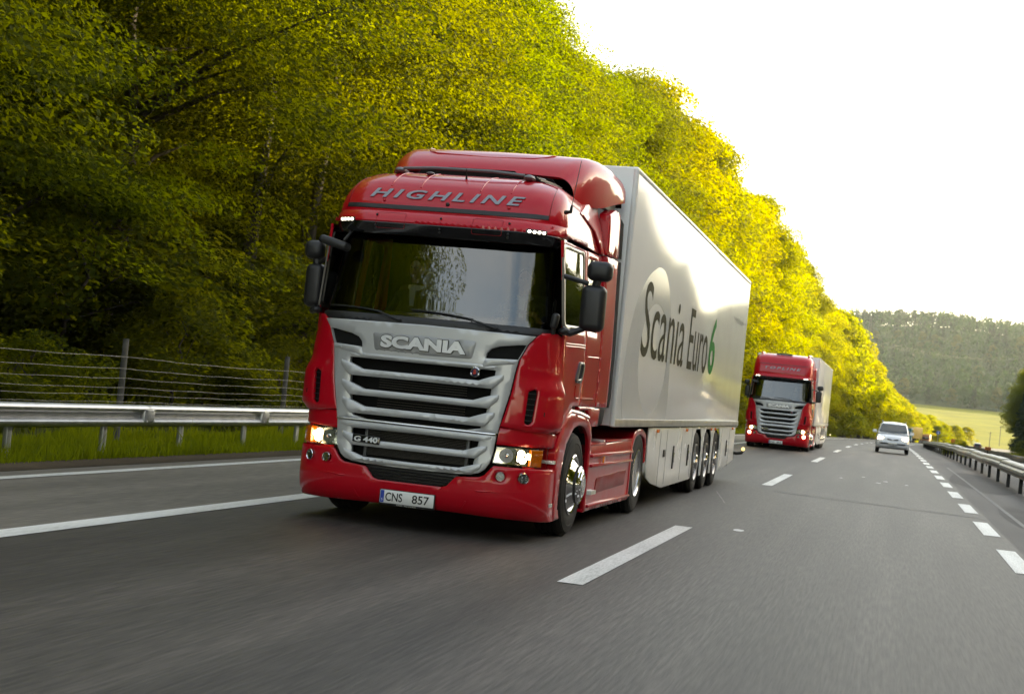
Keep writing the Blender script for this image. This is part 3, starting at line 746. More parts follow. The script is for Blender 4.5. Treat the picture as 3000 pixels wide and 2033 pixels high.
# power line over the far wood
STEELF = mat('pylon_steel', (.16, .155, .14), .6, .5)
def pylon(x, y, H, label):
    t = empty('power_pylon', (x, y, ground(x-sh(y), y))); tag(t, label, 'power pylon', 'pylons of the power line')
    mb = MB(); wd = 2.2
    for sx in (-1, 1):
        for sy in (-1, 1): mb.tube([(sx*wd, sy*wd, 0), (sx*.5, sy*.5, H*.72), (sx*.25, sy*.25, H)], .14, 5)
    for k in range(12):
        z0, z1 = H*k/12, H*(k+1)/12; w0, w1 = wd*(1-k/13)+.1, wd*(1-(k+1)/13)+.1
        for s in (-1, 1):
            mb.tube([(-w0, s*w0, z0), (w1, s*w1, z1)], .07, 4); mb.tube([(s*w0, -w0, z0), (s*w1, w1, z1)], .07, 4)
    mb.build('mast', STEELF, t)
    for z, a in ((H*.97, 3.6), (H*.80, 4.6)):
        mb = MB(); mb.tube([(-a, 0, z), (0, 0, z+.8), (a, 0, z)], .1, 5); mb.tube([(-a, 0, z), (a, 0, z)], .1, 5); mb.build('cross_arm', STEELF, t)
        for s in (-1, 1):
            mb = MB(); mb.tube([(s*a, 0, z), (s*a, 0, z-1.2)], .1, 5); mb.build('insulator', DARK, t)
pylon(-5.5, 500, 42, 'thin steel pylon rising above the far end of the left wood')
pylon(138, 1330, 40, 'small hazy pylon on the far hillside')
for dx in (-4.5, 4.5):
    pts = []
    a = Vector((-5.5+dx, 500, ground(-5.5-sh(500), 500)+33)); b = Vector((138+dx, 1330, ground(138-sh(1330), 1330)+32))
    for i in range(41):
        u = i/40; q = a.lerp(b, u); q.z -= 4*9*u*(1-u); pts.append(q)
    mb = MB(); mb.tube(pts, .011, 4); tag(mb.build('power_cable', STEELF), 'power cable sagging from the pylon across the hill, '+('left strand' if dx < 0 else 'right strand'), 'cable', 'cables of the power line')
for x, y, H, lb in ((43.0, 600, 6.5, 'thin grey utility pole in the yellow field, left one'), (49.5, 640, 8.5, 'thin grey utility pole in the meadow, right one')):
    t = empty('utility_pole', (x, y, ground(x-sh(y), y))); tag(t, lb, 'pole', 'utility poles in the meadow')
    mb = MB(); mb.tube([(0, 0, 0), (0, 0, H)], [.16, .11], 8); mb.build('pole', WOODP, t)
    mb = MB(); mb.box((0, 0, H-.5), (1.4, .12, .12), .02); mb.build('cross_arm', WOODP, t)
t = empty('glint_hut', (37.5, 704, ground(37.5-sh(704), 704))); tag(t, 'tiny made-up white hut standing in for a sun glint at the far meadow', 'hut')
mb = MB(); mb.box((0, 0, 1.1), (2.6, 2.6, 2.4), .02); mb.build('wall', mat('glint_white', (.8, .8, .78), .5), t)  # added white block with shiny roof, stands in for a distant sun glint
mb = MB(); mb.prism([(-1.6, 2.2), (0, 3.3), (1.6, 2.2)], -1.6, 1.6, 'x'); mb.build('roof', mat('glint_roof', (.75, .75, .74), .25, .8), t)

# the air: pale even haze round the whole scene
hz = MB().box((0, 1180, 88), (2900, 3000, 194)).build('haze', mat('haze_shell'), smooth=False); tag(hz, kind='stuff'); tag(hz, 'pale evening haze filling the valley', 'haze')
hz.data.materials.clear(); hm = bpy.data.materials.new('haze'); hm.use_nodes = True; hm.node_tree.nodes.remove(hm.node_tree.nodes['Principled BSDF'])
pv = hm.node_tree.nodes.new('ShaderNodeVolumePrincipled'); pv.inputs['Color'].default_value = (.82, .92, .93, 1); pv.inputs['Density'].default_value = .00007; pv.inputs['Anisotropy'].default_value = .0
hm.node_tree.links.new(pv.outputs[0], hm.node_tree.nodes['Material Output'].inputs['Volume']); hz.data.materials.append(hm)
# ------------------------------------------------------------------ the red tractor unit: body surfaces (front at y = 0, road at z = 0)
AX, AY, A0 = .60, .42, .645; LC = .81
YC = [(.18, .13), (.24, .05), (.32, .0), (.42, -.02), (.62, -.015), (.8, 0), (1.2, .005), (1.9, .02), (2.0, .04)]
def plan(s, w, a0, ax, ay, lc, off):
    """plan outline of a cab front: straight, then an elliptic corner, then the flank; s runs along it from the centre line"""
    sg = 1 if s >= 0 else -1; s = abs(s)
    bow = .012*(1-(min(s, a0)/a0)**2)
    if s <= a0: return sg*s, -bow, 0., -1.
    if s <= a0+lc:
        t = (s-a0)/lc*PI/2; x = a0+ax*math.sin(t); y = ay*(1-math.cos(t)); nx, ny = math.sin(t)/ax, -math.cos(t)/ay; L = math.hypot(nx, ny)
        return sg*x, y, sg*nx/L, ny/L
    return sg*(a0+ax), ay+s-a0-lc, sg*1., 0.
def LF(s, z, off=0.):          # lower front
    x, y, nx, ny = plan(s, 1.245, A0, AX, AY, LC, off)
    return Vector((x+nx*off, y+ip(z, YC)+ny*off, z))
def sx(hw):                    # half width -> arc position on the lower front
    if hw <= A0: return hw
    return A0+LC*math.asin(min(1, (hw-A0)/AX))/(PI/2)
def S(pl): return [((sx(abs(x)) if x >= 0 else -sx(abs(x))), z) for x, z in pl]
def CP(s, z, off=0.):          # corner panel: swells around the air slot and steps back at the bottom
    k = smooth(.78, 1.25, abs(s))*smooth(1.52, 1.40, 0) if False else smooth(.80, 1.22, abs(s))
    b = .055*k*(smooth(1.02, 1.10, z))*(1-smooth(1.38, 1.56, z))
    b += -.03*smooth(1.55, 1.95, z)*smooth(.9, 1.3, abs(s))
    return LF(s, z, off+b)
WT = [(1.93, .065), (2.0, .085), (2.78, .255), (2.9, .28)]
def WF(s, z, off=0.):          # windscreen
    hw = ip(z, [(1.93, 1.13), (2.78, 1.06)]); a0 = hw-.42
    x, y, nx, ny = plan(s, hw, a0, .42, .30, .57, off)
    return Vector((x+nx*off, y+ip(z, WT)+ny*off, z))
VT = [(2.74, .115), (2.80, .075), (2.86, .06), (2.92, .085), (2.955, .12), (2.985, .18)]
def VF(s, z, off=0.):          # sun visor
    x, y, nx, ny = plan(s, 1.15, .65, .50, .42, .73, off)
    return Vector((x+nx*off, y+ip(z, VT)+ny*off, z))
RT = [(2.9, .23), (2.98, .225), (3.04, .235), (3.12, .265), (3.20, .32), (3.28, .40), (3.34, .50), (3.40, .64), (3.44, .80), (3.48, 1.05), (3.52, 1.6)]
RW = [(2.9, 1.15), (3.04, 1.135), (3.12, 1.12), (3.20, 1.10), (3.28, 1.065), (3.34, 1.02), (3.40, .94), (3.44, .85), (3.48, .70), (3.52, .4)]
def RF(s, z, off=0.):          # high roof, front
    hw = sip(z, RW); a0 = hw-.34
    x, y, nx, ny = plan(s, hw, a0, .34, .30, .50, off)
    dz = .012*abs(off)
    return Vector((x+nx*off, y+sip(z, RT)+ny*off, z+off*ip(z, [(3.0, 0), (3.2, .5), (3.4, .9), (3.5, 1)])))
SW = [(1.95, 1.245), (2.85, 1.165), (3.3, 1.10)]
def SD(sgn):                   # flank
    return lambda y, z, off=0.: Vector((sgn*((ip(z, SW) if z > 1.95 else 1.245)+off), y, z))
def FLAT(sgn, x): return lambda y, z, off=0.: Vector((sgn*(x+off), y, z))
def YF(y0): return lambda x, z, off=0.: Vector((x, y0-off, z))

def wheel(root, x, y, r, sgn, kind, tw=.30):
    """tyre with grooved tread and a rim; the outer face is at x"""
    c = (x, y, r)
    t = MB(); rr = .286
    prof = [(rr, -tw+.03), (rr+.02, -tw), (r*.80, -tw-.008), (r*.94, -tw+.012), (r*.985, -tw+.04)]
    for k in range(5):
        h = -tw+.05+k*(tw-.10)/4
        if 0 < k < 4: prof += [(r, h-.012), (r-.014, h-.008), (r-.014, h+.008), (r, h+.012)]
        else: prof += [(r, h)]
    prof += [(r*.985, -.04), (r*.955, -.014), (r*.93, -.010), (r*.925, -.004), (r*.80, .006), (r*.79, .002), (r*.72, .004), (rr+.03, -.002), (rr+.012, -.012), (rr, -.03)]
    t.lathe(prof, c, 'x', 56, sgn); w = t.build('wheel', RUB, root, 25)
    m = MB()
    if kind == 'front':
        m.lathe([(rr+.012, -.02), (rr+.014, .004), (rr, .012), (rr-.02, .004), (rr-.03, -.012), (.235, .0), (.20, .035), (.185, .05), (.0, .05)], c, 'x', 48, sgn); m.build('rim', CHROME, w, 22)
        m = MB(); m.lathe([(.19, .045), (.192, .075), (.18, .088), (.165, .084), (.16, .092), (.14, .104), (.125, .100), (.118, .112), (.085, .118), (.075, .112), (0, .112)], c, 'x', 40, sgn); m.build('hub_cover', CHROME, w, 18)
        m = MB(); m.lathe([(.088, .105), (.088, .121), (.06, .124), (0, .124)], c, 'x', 24, sgn); m.build('hub_badge', ALU, w, 22)
    else:
        dish = -.13 if kind == 'drive' else -.05
        m.lathe([(rr+.012, -.02), (rr+.012, .004), (rr-.004, .008), (rr-.022, -.01), (rr-.034, dish*.8), (.25, dish), (.17, dish+.01), (.12, dish+.012)], c, 'x', 44, sgn)
        m.build('rim', ALU if kind == 'drive' else mat('rim_grey', (.36, .36, .37), .35, .8, var=.15), w, 22)
        m = MB()
        for k in range(10):
            q = 2*PI*k/10; m.lathe([(.03, dish+.002), (.03, dish+.0065), (.024, dish+.004), (0, dish-.004)], (c[0], c[1]+.222*math.cos(q), c[2]+.222*math.sin(q)), 'x', 10, sgn)
        m.build('rim_hole', BLK, w)
        m = MB()
        for k in range(10):
            q = 2*PI*(k+.5)/10; m.lathe([(.016, dish), (.016, dish+.035), (.008, dish+.045), (0, dish+.045)], (c[0], c[1]+.168*math.cos(q), c[2]+.168*math.sin(q)), 'x', 6, sgn)
        m.build('wheel_nut', ALU, w, 30)
        m = MB(); hb = .10 if kind == 'drive' else .085
        m.lathe([(.13, dish), (.125, dish+hb*.8), (.10, dish+hb), (.04, dish+hb+.01), (0, dish+hb+.01)], c, 'x', 24, sgn); m.build('hub', mat('hub_grey', (.2, .2, .205), .45, .6) if kind == 'drive' else ALU, w, 25)
    return w

def lamp_round(root, name, s, z, r, fn, four=False, lit=None):
    c = fn(s, z, 0); n = (fn(s, z, .05)-fn(s, z, -.05)).normalized(); rot = n.to_track_quat('Z', 'Y').to_matrix().to_4x4()
    mx = Matrix.Translation(c) @ rot
    def lth(prof, nm, m, par, cc=(0, 0, 0), k=24):
        b = MB(); b.lathe(prof, cc, 'z', k); b.V = [tuple(mx @ Vector(v)) for v in b.V]; return b.build(nm, m, par, 25)
    o = lth([(r*1.0, -.05), (r*1.08, .006), (r*1.0, .012), (r*.93, .006), (r*.93, -.012)], name, CHROME, root)
    if not four:
        lth([(r*.93, .0), (r*.6, -.03), (r*.3, -.045), (0, -.047)], 'reflector', REFL, o)
        lth([(r*.32, -.04), (r*.32, -.006), (r*.2, .0), (0, .0)], 'bulb_shield', ALU if not lit else lit, o)
    else:
        lth([(r*.93, -.012), (0, -.012)], 'reflector', GREYP, o)
        for a, b in ((1, 1), (-1, 1), (1, -1), (-1, -1)):
            lth([(r*.36, -.012), (r*.36, -.002), (r*.30, -.004), (r*.12, -.02), (0, -.02)], 'lamp_cup', REFL if not lit else lit, o, (a*r*.42, b*r*.42, 0), 14)
    lth([(r*.93, .004), (r*.5, .012), (0, .014)], 'lens', LENS, o)
    return o

def headlamp(root, sgn, lit=True):
    P = [(.782, .872), (1.192, .880), (1.188, .700), (.757, .712)]
    P = rnd([(sx(x), z) for x, z in P], .012, 2); fn = LF if sgn > 0 else (lambda s, z, off=0.: LF(-s, z, off))
    o = patch('headlight', P, fn, BLKG, root, th=.10, off=-.075, bev=0)
    def rnd_el(cx, cz, rx, rz, n=20): return [(cx+rx*math.cos(2*PI*k/n), cz+rz*math.sin(2*PI*k/n)) for k in range(n)]
    patch('housing', [(sx(.79), .862), (sx(1.085), .868), (sx(1.082), .712), (sx(.772), .722)], fn, REFL, o, th=.01, off=-.055, bev=0, holes=[rnd_el(.862, .792, .066, .064), rnd([(.945, .858), (sx(1.045), .858), (sx(1.045)+.012, .79), (sx(1.04), .724), (.945, .724)], .03)])
    b = MB()    # round high-beam bowl
    c = fn(.862, .792, -.05)
    b.lathe([(.066, 0), (.05, .035), (.025, .05), (0, .052)], tuple(c), 'y', 24); b.build('high_beam_bowl', CHROME, o, 60)
    b = MB(); b.ell(tuple(fn(.862, .792, -.045)), (.018, .03, .018)); b.build('high_beam_bulb', REFL, o)
    patch('low_beam', rnd([(.95, .854), (sx(1.04), .854), (sx(1.04)+.012, .79), (sx(1.035), .728), (.95, .728)], .03), fn, LAMPSOFT if lit else REFL, o, th=.01, off=-.075, bev=.02)
    b = MB()
    for k, (s, z) in enumerate(((1.0, .825), (1.07, .80), (1.02, .76))): b.ell(tuple(fn(s, z, -.058)), (.034, .016, .030))
    b.build('bulb', LAMPON if lit else REFL, o)
    patch('indicator', [(sx(1.10), .866), (sx(1.188), .868), (sx(1.185), .712), (sx(1.096), .714)], fn, AMB, o, th=.05, off=-.012, bev=.006)
    b = MB()
    for k in range(5):
        z = .728+k*.03; p = [fn(sx(1.105)+(sx(1.18)-sx(1.105))*t/4, z, -.009) for t in range(5)]; b.tube(p, .004, 5)
    b.build('lens_rib', AMB, o)
    patch('lens', P, fn, LENS, o, th=0, off=-.004, bev=.01)
    return o

def person(name, loc, seed, shirt, hands, headturn=0.):
    """seated figure: body and arms grown over a skeleton of joints, head with face and hair, hands with five fingers"""
    t = empty(name, loc)
    V = []; E = []; Rr = []
    def v(p, r): V.append(p); Rr.append(r); return len(V)-1
    pel = v((0, 0, .10), (.16, .12)); wa = v((0, .02, .28), (.145, .11)); ch = v((0, .02, .46), (.17, .115)); nk = v((0, .0, .60), (.085, .075)); hd = v((0, -.02, .70), (.058, .06))
    E += [(pel, wa), (wa, ch), (ch, nk), (nk, hd)]
    for s, h in zip((-1, 1), hands):
        a = v((s*.19, .02, .54), (.062, .062)); el = v((s*.26, -.10, .30), (.046, .046)); E += [(ch, a), (a, el)]
        m_ = Vector((s*.26, -.10, .30)).lerp(Vector(h), .3); cu = v(tuple(m_), (.042, .042)); E.append((el, cu))
        hp = v((s*.10, -.02, .09), (.09, .085)); kn = v((s*.13, -.46, .12), (.068, .066)); an = v((s*.13, -.52, -.30), (.05, .05)); E += [(pel, hp), (hp, kn), (kn, an)]
    def skin(nm, V, E, Rr, m, par, lv=2, root=0):
        me = bpy.data.meshes.new(nm); me.from_pydata(V, E, []); o = bpy.data.objects.new(nm, me); COL.objects.link(o)
        sm = o.modifiers.new('skin', 'SKIN'); sm.use_smooth_shade = True
        for k, x in enumerate(me.skin_vertices[0].data): x.radius = Rr[k] if isinstance(Rr[k], tuple) else (Rr[k], Rr[k]); x.use_root = k == root
        su = o.modifiers.new('s', 'SUBSURF'); su.levels = lv; su.render_levels = lv
        dg = bpy.context.evaluated_depsgraph_get(); m2 = bpy.data.meshes.new_from_object(o.evaluated_get(dg)); bpy.data.objects.remove(o)
        m2.materials.clear(); m2.materials.append(m); q = bpy.data.objects.new(nm, m2); COL.objects.link(q); q.parent = par; return q
    body = skin('body', V, E, Rr, shirt, t)
    b = MB(); b.lathe([(.075, .575), (.088, .59), (.085, .635), (.07, .64)], (0, 0, 0), 'z', 18)
    b.prism([(-.035, .60), (.035, .60), (.02, .42), (-.02, .42)], -.105, -.118, 'y'); b.build('collar', SHIRT, body)
    hm = MB(); hm.ell((0, -.035, .80), (.078, .098, .115), None, 18, 14)
    hm.V = [(x*(1-.22*max(0, (.78-z)/.1)), y, z) for x, y, z in hm.V]
    hm.ell((0, -.135, .79), (.014, .022, .026), None, 8, 6)                                    # nose
    for s in (-1, 1): hm.ell((s*.077, -.02, .795), (.010, .022, .034), None, 8, 6)             # ears
    hm.ell((0, -.122, .742), (.026, .010, .009), None, 8, 6); hm.tube([(0, 0, .60), (0, -.02, .72)], .055, 12)
    hd_ = hm.build('head', SKIN, body, 70)
    h2 = MB(); h2.ell((0, -.018, .838), (.083, .098, .088), None, 16, 10); h2.build('hair', HAIR, body, 70)
    b = MB()
    for s in (-1, 1): b.ell((s*.031, -.123, .812), (.012, .008, .007), None, 8, 6)
    b.build('eyes', HAIR, body)
    for s, h in zip((-1, 1), hands):
        e = Vector((s*.26, -.10, .30)); h = Vector(h); d = (h-e).normalized(); up = Vector((0, 0, 1)); sd = d.cross(up).normalized(); up = sd.cross(d)
        c = MB(); c.tube([e.lerp(h, .22), e.lerp(h, .30)], [.055, .052], 14); c.build('sleeve_cuff', SHIRT, body)
        V = []; E = []; Q = []
        def w(p, r): V.append(tuple(p)); Q.append((r, r)); return len(V)-1
        w0 = w(e.lerp(h, .25), .040); w1 = w(e.lerp(h, .85), .028); pa = w(h+d*.04, .034); E += [(w0, w1), (w1, pa)]
        skin('forearm', V, E, Q, SKIN, body, 2)
        for k in range(5):
            V = []; E = []; Q = []
            o = (k-1.5)*.021 if k < 4 else -.045*s*0-.045
            l = (.034, .040, .037, .028, .030)[k]; b0 = h+d*(.045 if k < 4 else .0)+sd*o
            p0 = w(b0, .010); p1 = w(b0+d*l-up*.012, .0095); p2 = w(b0+d*l*1.3-up*.045, .0085); p3 = w(b0+d*l*.8-up*.062, .008)
            E += [(p0, p1), (p1, p2), (p2, p3)]; skin('thumb' if k == 4 else 'finger', V, E, Q, SKIN, body, 1)
    return t

def build_truck():
    T = empty('truck', (0, 0, 0))
    # --- bumper with cut-outs for the lamps and the low air intake
    F1 = (sx(.853), .600); F2 = (sx(1.052), .600)
    half = [(0, .445), (.31, .445), (.36, .46), (.42, .53), (.445, .557), (.66, .575), (.70, .60), (.745, .665), (.765, .690), (sx(1.10), .690), (sx(1.242), .690), (1.62, .685), (1.60, .40), (1.66, .33), (1.84, .30), (1.84, .205), (1.2, .20), (.6, .215), (0, .225)]
    cir = lambda c, r, n=20: [(c[0]+r*math.cos(2*PI*k/n), c[1]+r*math.sin(2*PI*k/n)) for k in range(n)]
    hl = [cir(F1, .046), cir(F2, .052)]; hl += [[(-x, z) for x, z in h] for h in hl]
    bu = patch('bumper', sym(half), LF, RED, T, hl, th=.03, g=.06, bev=.012)
    for s in (-1, 1):
        lamp_round(T, 'fog_lamp', s*F1[0], F1[1], .042, LF)
        lamp_round(T, 'fog_lamp', s*F2[0], F2[1], .048, LF, True)
        b = patch('bumper_crease', rnd([(s*.62, .455), (s*1.0, .475), (s*1.02, .468), (s*.66, .440)], .01), LF, RED, bu, th=.01, off=.008, bev=.008)
        b = patch('bumper_lip', [(s*.56, .34), (s*.50, .25), (s*.485, .25), (s*.545, .345)], LF, RED, bu, th=.006, off=.005, bev=.004)
    # low intake
    patch('air_intake', sym([(0, .575), (.46, .575), (.455, .54), (.40, .45), (.33, .425), (0, .425)]), LF, BLK, T, th=.03, off=-.045)
    for k, z in enumerate((.458, .485, .512, .540)):
        w_ = .33+.028*k; b = MB(); b.loft([[tuple(LF(x, z+a, -.04+c)) for a, c in ((-.008, 0), (-.006, .022), (.004, .026), (.008, 0))] for x in np.linspace(-w_, w_, 9)], True, True, True); b.build('intake_slat', BLK, T, 30)
    # plate
    pf = YF(-.045)
    pl = patch('number_plate', rnd(sym([(0, .362), (.262, .362), (.262, .242), (0, .242)]), .008, 2), pf, PLATE, T, th=.012, g=.2, bev=.002)
    patch('plate_frame', rnd(sym([(0, .368), (.270, .368), (.270, .222), (0, .222)]), .008, 2), pf, INK, pl, th=.014, g=.3, bev=.002, off=-.006)
    patch('plate_band', rnd([(-.258, .358), (-.222, .358), (-.222, .246), (-.258, .246)], .004, 2), pf, PBLUE, pl, th=.002, g=.3, bev=0, off=.0015)
    lettering('plate_letters', 'S', .022, -.240, .262, pf, PLATE, pl, width=.014, th=.001, off=.003)
    lettering('plate_letters', 'CNS', .078, -.125, .263, pf, INK, pl, width=.165, bold=.012, th=.002, off=.003)
    lettering('plate_letters', '857', .078, .135, .263, pf, INK, pl, width=.165, bold=.012, th=.002, off=.003)
    lettering('plate_letters', 'SCANIA   King of the Road', .010, 0.0, .227, pf, PLATE, pl, width=.19, th=.001, off=-.003)
    # --- grille
    G = [(0, 1.918), (1.035, 1.905), (.972, 1.825), (.906, 1.675), (.885, 1.55), (.862, 1.366), (.815, 1.15), (.785, .985), (0, .985)]
    pocket = [(.965, 1.818), (.90, 1.812), (.72, 1.782), (.65, 1.755), (.615, 1.715), (.603, 1.662), (.902, 1.678)]
    hole = [(.714, 1.56), (.71, 1.51), (.690, 1.39), (.688, 1.33), (.672, 1.21), (.663, 1.15), (.630, 1.037), (.625, 1.02), (.49, .992)]
    hole = hole+[(-x, z) for x, z in reversed(hole)]
    gp = patch('grille_panel', S(sym(G)), LF, SILV, T, [S(pocket), [(-x, z) for x, z in S(pocket)], S(hole)], th=.05, g=.06, bev=.012, off=.012)
    for s in (-1, 1): patch('air_pocket', [(s*a, b) for a, b in S([(.975, 1.83), (.72, 1.79), (.60, 1.73), (.59, 1.655), (.905, 1.67)])], LF, DARK, gp, th=.01, off=-.025, bev=0)
    for s in (-1, 1):   # the silver fin under each pocket
        patch('grille_fin', [(s*a, b) for a, b in S(rnd([(.605, 1.65), (.895, 1.667), (.880, 1.635), (.66, 1.60), (.60, 1.57), (.585, 1.60)], .01))], LF, SILV, gp, th=.02, off=.022, bev=.008)
    G2 = [(0, .970), (.780, .970), (.772, .90), (.762, .80), (.745, .715), (.705, .650), (.655, .612), (.58, .592), (.40, .582), (0, .578)]
    h1 = sym([(0, .905), (.622, .900), (.615, .822), (.595, .70), (.597, .668), (.466, .640), (0, .636)])
    g2 = patch('grille_lower', S(sym(G2)), LF, SILV, T, [S(h1)], th=.05, g=.06, bev=.012, off=.012)
    def bar(par, z0, z1, e0, e1, xo, xb, dz):
        """one grille bar with its swept-up winged ends"""
        zi = z0+dz
        Pp = sym([(0, z0), (xb, z0), (e0, zi), (xo, zi-.012), (xo+.01, z1-(z1-zi)*.55), (e1, z1), (0, z1)])
        return patch('grille_bar', S(Pp), LF, SILV, par, th=.055, off=.034, bev=.014, g=.07)
    bar(gp, 1.392, 1.455, .705, .690, .79, .565, .055) if False else None
    for z0, z1, xb, e, xo in ((1.448, 1.398, .569, .700, .790), (1.264, 1.216, .532, .680, .765), (1.101, 1.046, .512, .655, .742)):
        # z0 top inner edge, z1 bottom edge
        Pp = sym([(0, z0+.006), (xb, z0+.006), (e+.012, z0+.062), (xo, z0+.078), (xo+.004, z0+.04), (xo-.02, z0+.012), (e, z1-.008), (0, z1-.004)])
        patch('grille_bar', S(Pp), LF, SILV, gp, th=.06, off=.036, bev=.016, g=.07)
    for z0, z1, xb, e, xo in ((.797, .742, .488, .605, .705),):
        Pp = sym([(0, z0+.004), (xb, z0+.004), (e+.012, z0+.05), (xo, z0+.066), (xo, z0+.035), (xo-.02, z0+.008), (e, z1), (0, z1)])
        patch('grille_bar', S(Pp), LF, SILV, g2, th=.06, off=.036, bev=.016, g=.07)
    patch('grille_bar', S(sym([(0, .636), (.466, .642), (.60, .682), (.68, .70), (.665, .655), (.60, .612), (.45, .598), (0, .594)])), LF, SILV, g2, th=.03, off=.034, bev=.014)
    patch('grille_bar', S(sym([(0, .966), (.74, .966), (.73, .93), (.62, .908), (0, .912)])), LF, SILV, g2, th=.03, off=.026, bev=.012)
    patch('grille_bar', S(sym([(0, 1.605), (.56, 1.605), (.72, 1.60), (.70, 1.572), (0, 1.566)])), LF, SILV, gp, th=.03, off=.020, bev=.010)
    patch('chrome_strip', S(sym([(0, .985), (.775, .985), (.775, .972), (0, .972)])), LF, CHROME, gp, th=.02, off=.030, bev=.005)
    rad = patch('radiator', sym([(0, 1.60), (.78, 1.60), (.78, .6), (0, .6)]), LF, DARK, T, th=.02, off=-.13, bev=0, g=.2)
    for z0, z1, n in ((.665, .735, 7), (.775, .890, 9), (1.10, 1.20, 5), (1.30, 1.37, 4)):
        b = MB()
        for k in range(n): b.box((0, .10, z0+(z1-z0)*k/(n-1)), (.98 if z0 < 1 else .86, .02, .006))
        b.build('radiator_fin', mat('fin_dark', (.05, .045, .04), .5, .4), rad)
    b = MB()
    for x in (-.50, .50): b.box((x, .09, .78), (.03, .03, .30), .005)
    b.build('radiator_rail', GREYP, rad)
    # badge panel, name, emblem, model plate
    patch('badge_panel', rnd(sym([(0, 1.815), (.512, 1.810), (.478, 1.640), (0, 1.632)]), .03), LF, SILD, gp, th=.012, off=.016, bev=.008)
    lettering('name_letters', 'SCANIA', .118, 0, 1.675, LF, mat('name_silver', (.72, .73, .75), .38, .25, .3), gp, width=.835, bold=.055, th=.012, off=.036, space=1.02)
    lettering('name_outline', 'SCANIA', .130, 0, 1.669, LF, BLK, gp, width=.85, bold=.07, th=.01, off=.027, space=1.02)
    e = MB(); p = LF(.525, 1.528, .0); e.lathe([(.044, .02), (.050, -.012), (.047, -.028), (.040, -.032), (.036, -.026), (0, -.026)], tuple(p), 'y', 24); em = e.build('emblem', CHROME, gp, 25)
    e = MB(); e.lathe([(.036, -.03), (.034, -.034), (0, -.036)], tuple(p), 'y', 24); e.build('emblem_disc', mat('emblem_navy', (.01, .015, .06), .3), em)
    e = MB(); e.prism([(p.x-.018, p.z-.012), (p.x-.008, p.z-.022), (p.x+.012, p.z-.018), (p.x+.016, p.z), (p.x+.006, p.z+.006), (p.x+.012, p.z+.018), (p.x, p.z+.024), (p.x-.014, p.z+.016), (p.x-.006, p.z+.004)], p.y-.036, p.y-.040, 'y'); e.build('griffin', mat('emblem_red', (.5, .02, .01), .4), em)
    e = MB()
    for k in range(3):
        q = PI/2+2*PI*k/3; e.ell((p.x+.040*math.cos(q), p.y-.03, p.z+.040*math.sin(q)), (.012, .008, .012), None, 10, 6)
    e.build('emblem_stud', CHROME, em)
    patch('model_plate', rnd([(-.59, .845), (-.315, .835), (-.315, .765), (-.59, .775)], .01, 2), LF, BLKG, T, th=.02, off=.046, bev=.004)
    lettering('model_letters', 'G 440', .050, -.452, .780, LF, mat('name_silver', (.72, .73, .75), .38, .25, .3), T, width=.235, bold=.035, th=.01, off=.056)
    # --- corner panels with air slot, headlamp brow, headlamps
    for s in (-1, 1):
        M_ = lambda pl: [(s*a, b) for a, b in pl]
        inner = [(1.05, 1.908), (.984, 1.825), (.918, 1.675), (.897, 1.55), (.874, 1.366), (.828, 1.15), (.800, 1.055)]
        top = [(1.44, 1.93), (1.30, 1.955), (sx(1.14), 1.95), (sx(1.09), 1.945)]
        low = [(.97, 1.035), (sx(1.10), 1.025), (1.30, 1.03), (1.44, 1.06)]
        slot = rnd([(sx(1.015), 1.40), (sx(1.07), 1.425), (sx(1.085), 1.40), (sx(1.068), 1.12), (sx(1.045), 1.09), (sx(1.005), 1.10)], .02)
        cp = patch('corner_panel', M_([(sx(x), z) for x, z in inner]+low+top), CP, RED, T, [M_(slot)], th=.03, g=.05, bev=.012)
        patch('air_slot', M_([(sx(.985), 1.45), (sx(1.11), 1.45), (sx(1.09), 1.06), (sx(.985), 1.06)]), CP, DARK, cp, th=.01, off=-.045, bev=0)
        b = MB()
        for k in range(6):
            z = 1.13+k*.05; b.loft([[tuple(CP(s*q, z+dz, -.035+dd)) for dz, dd in ((-.004, 0), (-.004, .02), (.004, .02), (.004, 0))] for q in (sx(1.0), sx(1.04), sx(1.08))], True, True, True)
        b.build('slot_vane', BLK, cp, 30)
        patch('headlamp_brow', M_([(sx(.80), 1.045), (sx(.786), .885), (sx(1.195), .892), (1.60, .892), (1.63, .93), (1.62, 1.0), (1.5, 1.02)]), LF, RED, T, th=.05, off=-.022, bev=.014)
        headlamp(T, s)
        patch('indicator_side', M_(rnd([(1.565, .87), (1.60, .87), (1.60, .78), (1.565, .78)], .01)), LF, RED, T, th=.04, off=.006, bev=.006)
    # --- windscreen, its black surround, wipers
    hwz = lambda z: ip(z, [(1.93, 1.13), (2.78, 1.06)])-.42+.57
    q = [(0, 2.80), (hwz(2.8)-.02, 2.80), (hwz(2.0)-.02, 2.0), (hwz(1.95)-.10, 1.955), (0, 1.95)]
    patch('windscreen', sym(q), WF, GLASS, T, th=0, g=.08, bev=0)
    inn = sym([(0, 2.715), (hwz(2.7)-.14, 2.715), (hwz(2.0)-.115, 2.06), (hwz(2.0)-.20, 2.03), (0, 2.02)])
    patch('windscreen_border', sym([(0, 2.82), (hwz(2.8)+.03, 2.82), (hwz(2.0)+.03, 1.98), (hwz(1.9), 1.93), (0, 1.925)]), WF, BLKG, T, [inn], th=.012, off=-.012, g=.08, bev=0)
    patch('wiper_cowl', sym([(0, 1.985), (hwz(1.98)+.02, 1.985), (hwz(1.93)-.02, 1.915), (0, 1.905)]), WF, BLK, T, th=.05, off=.022, bev=.012)
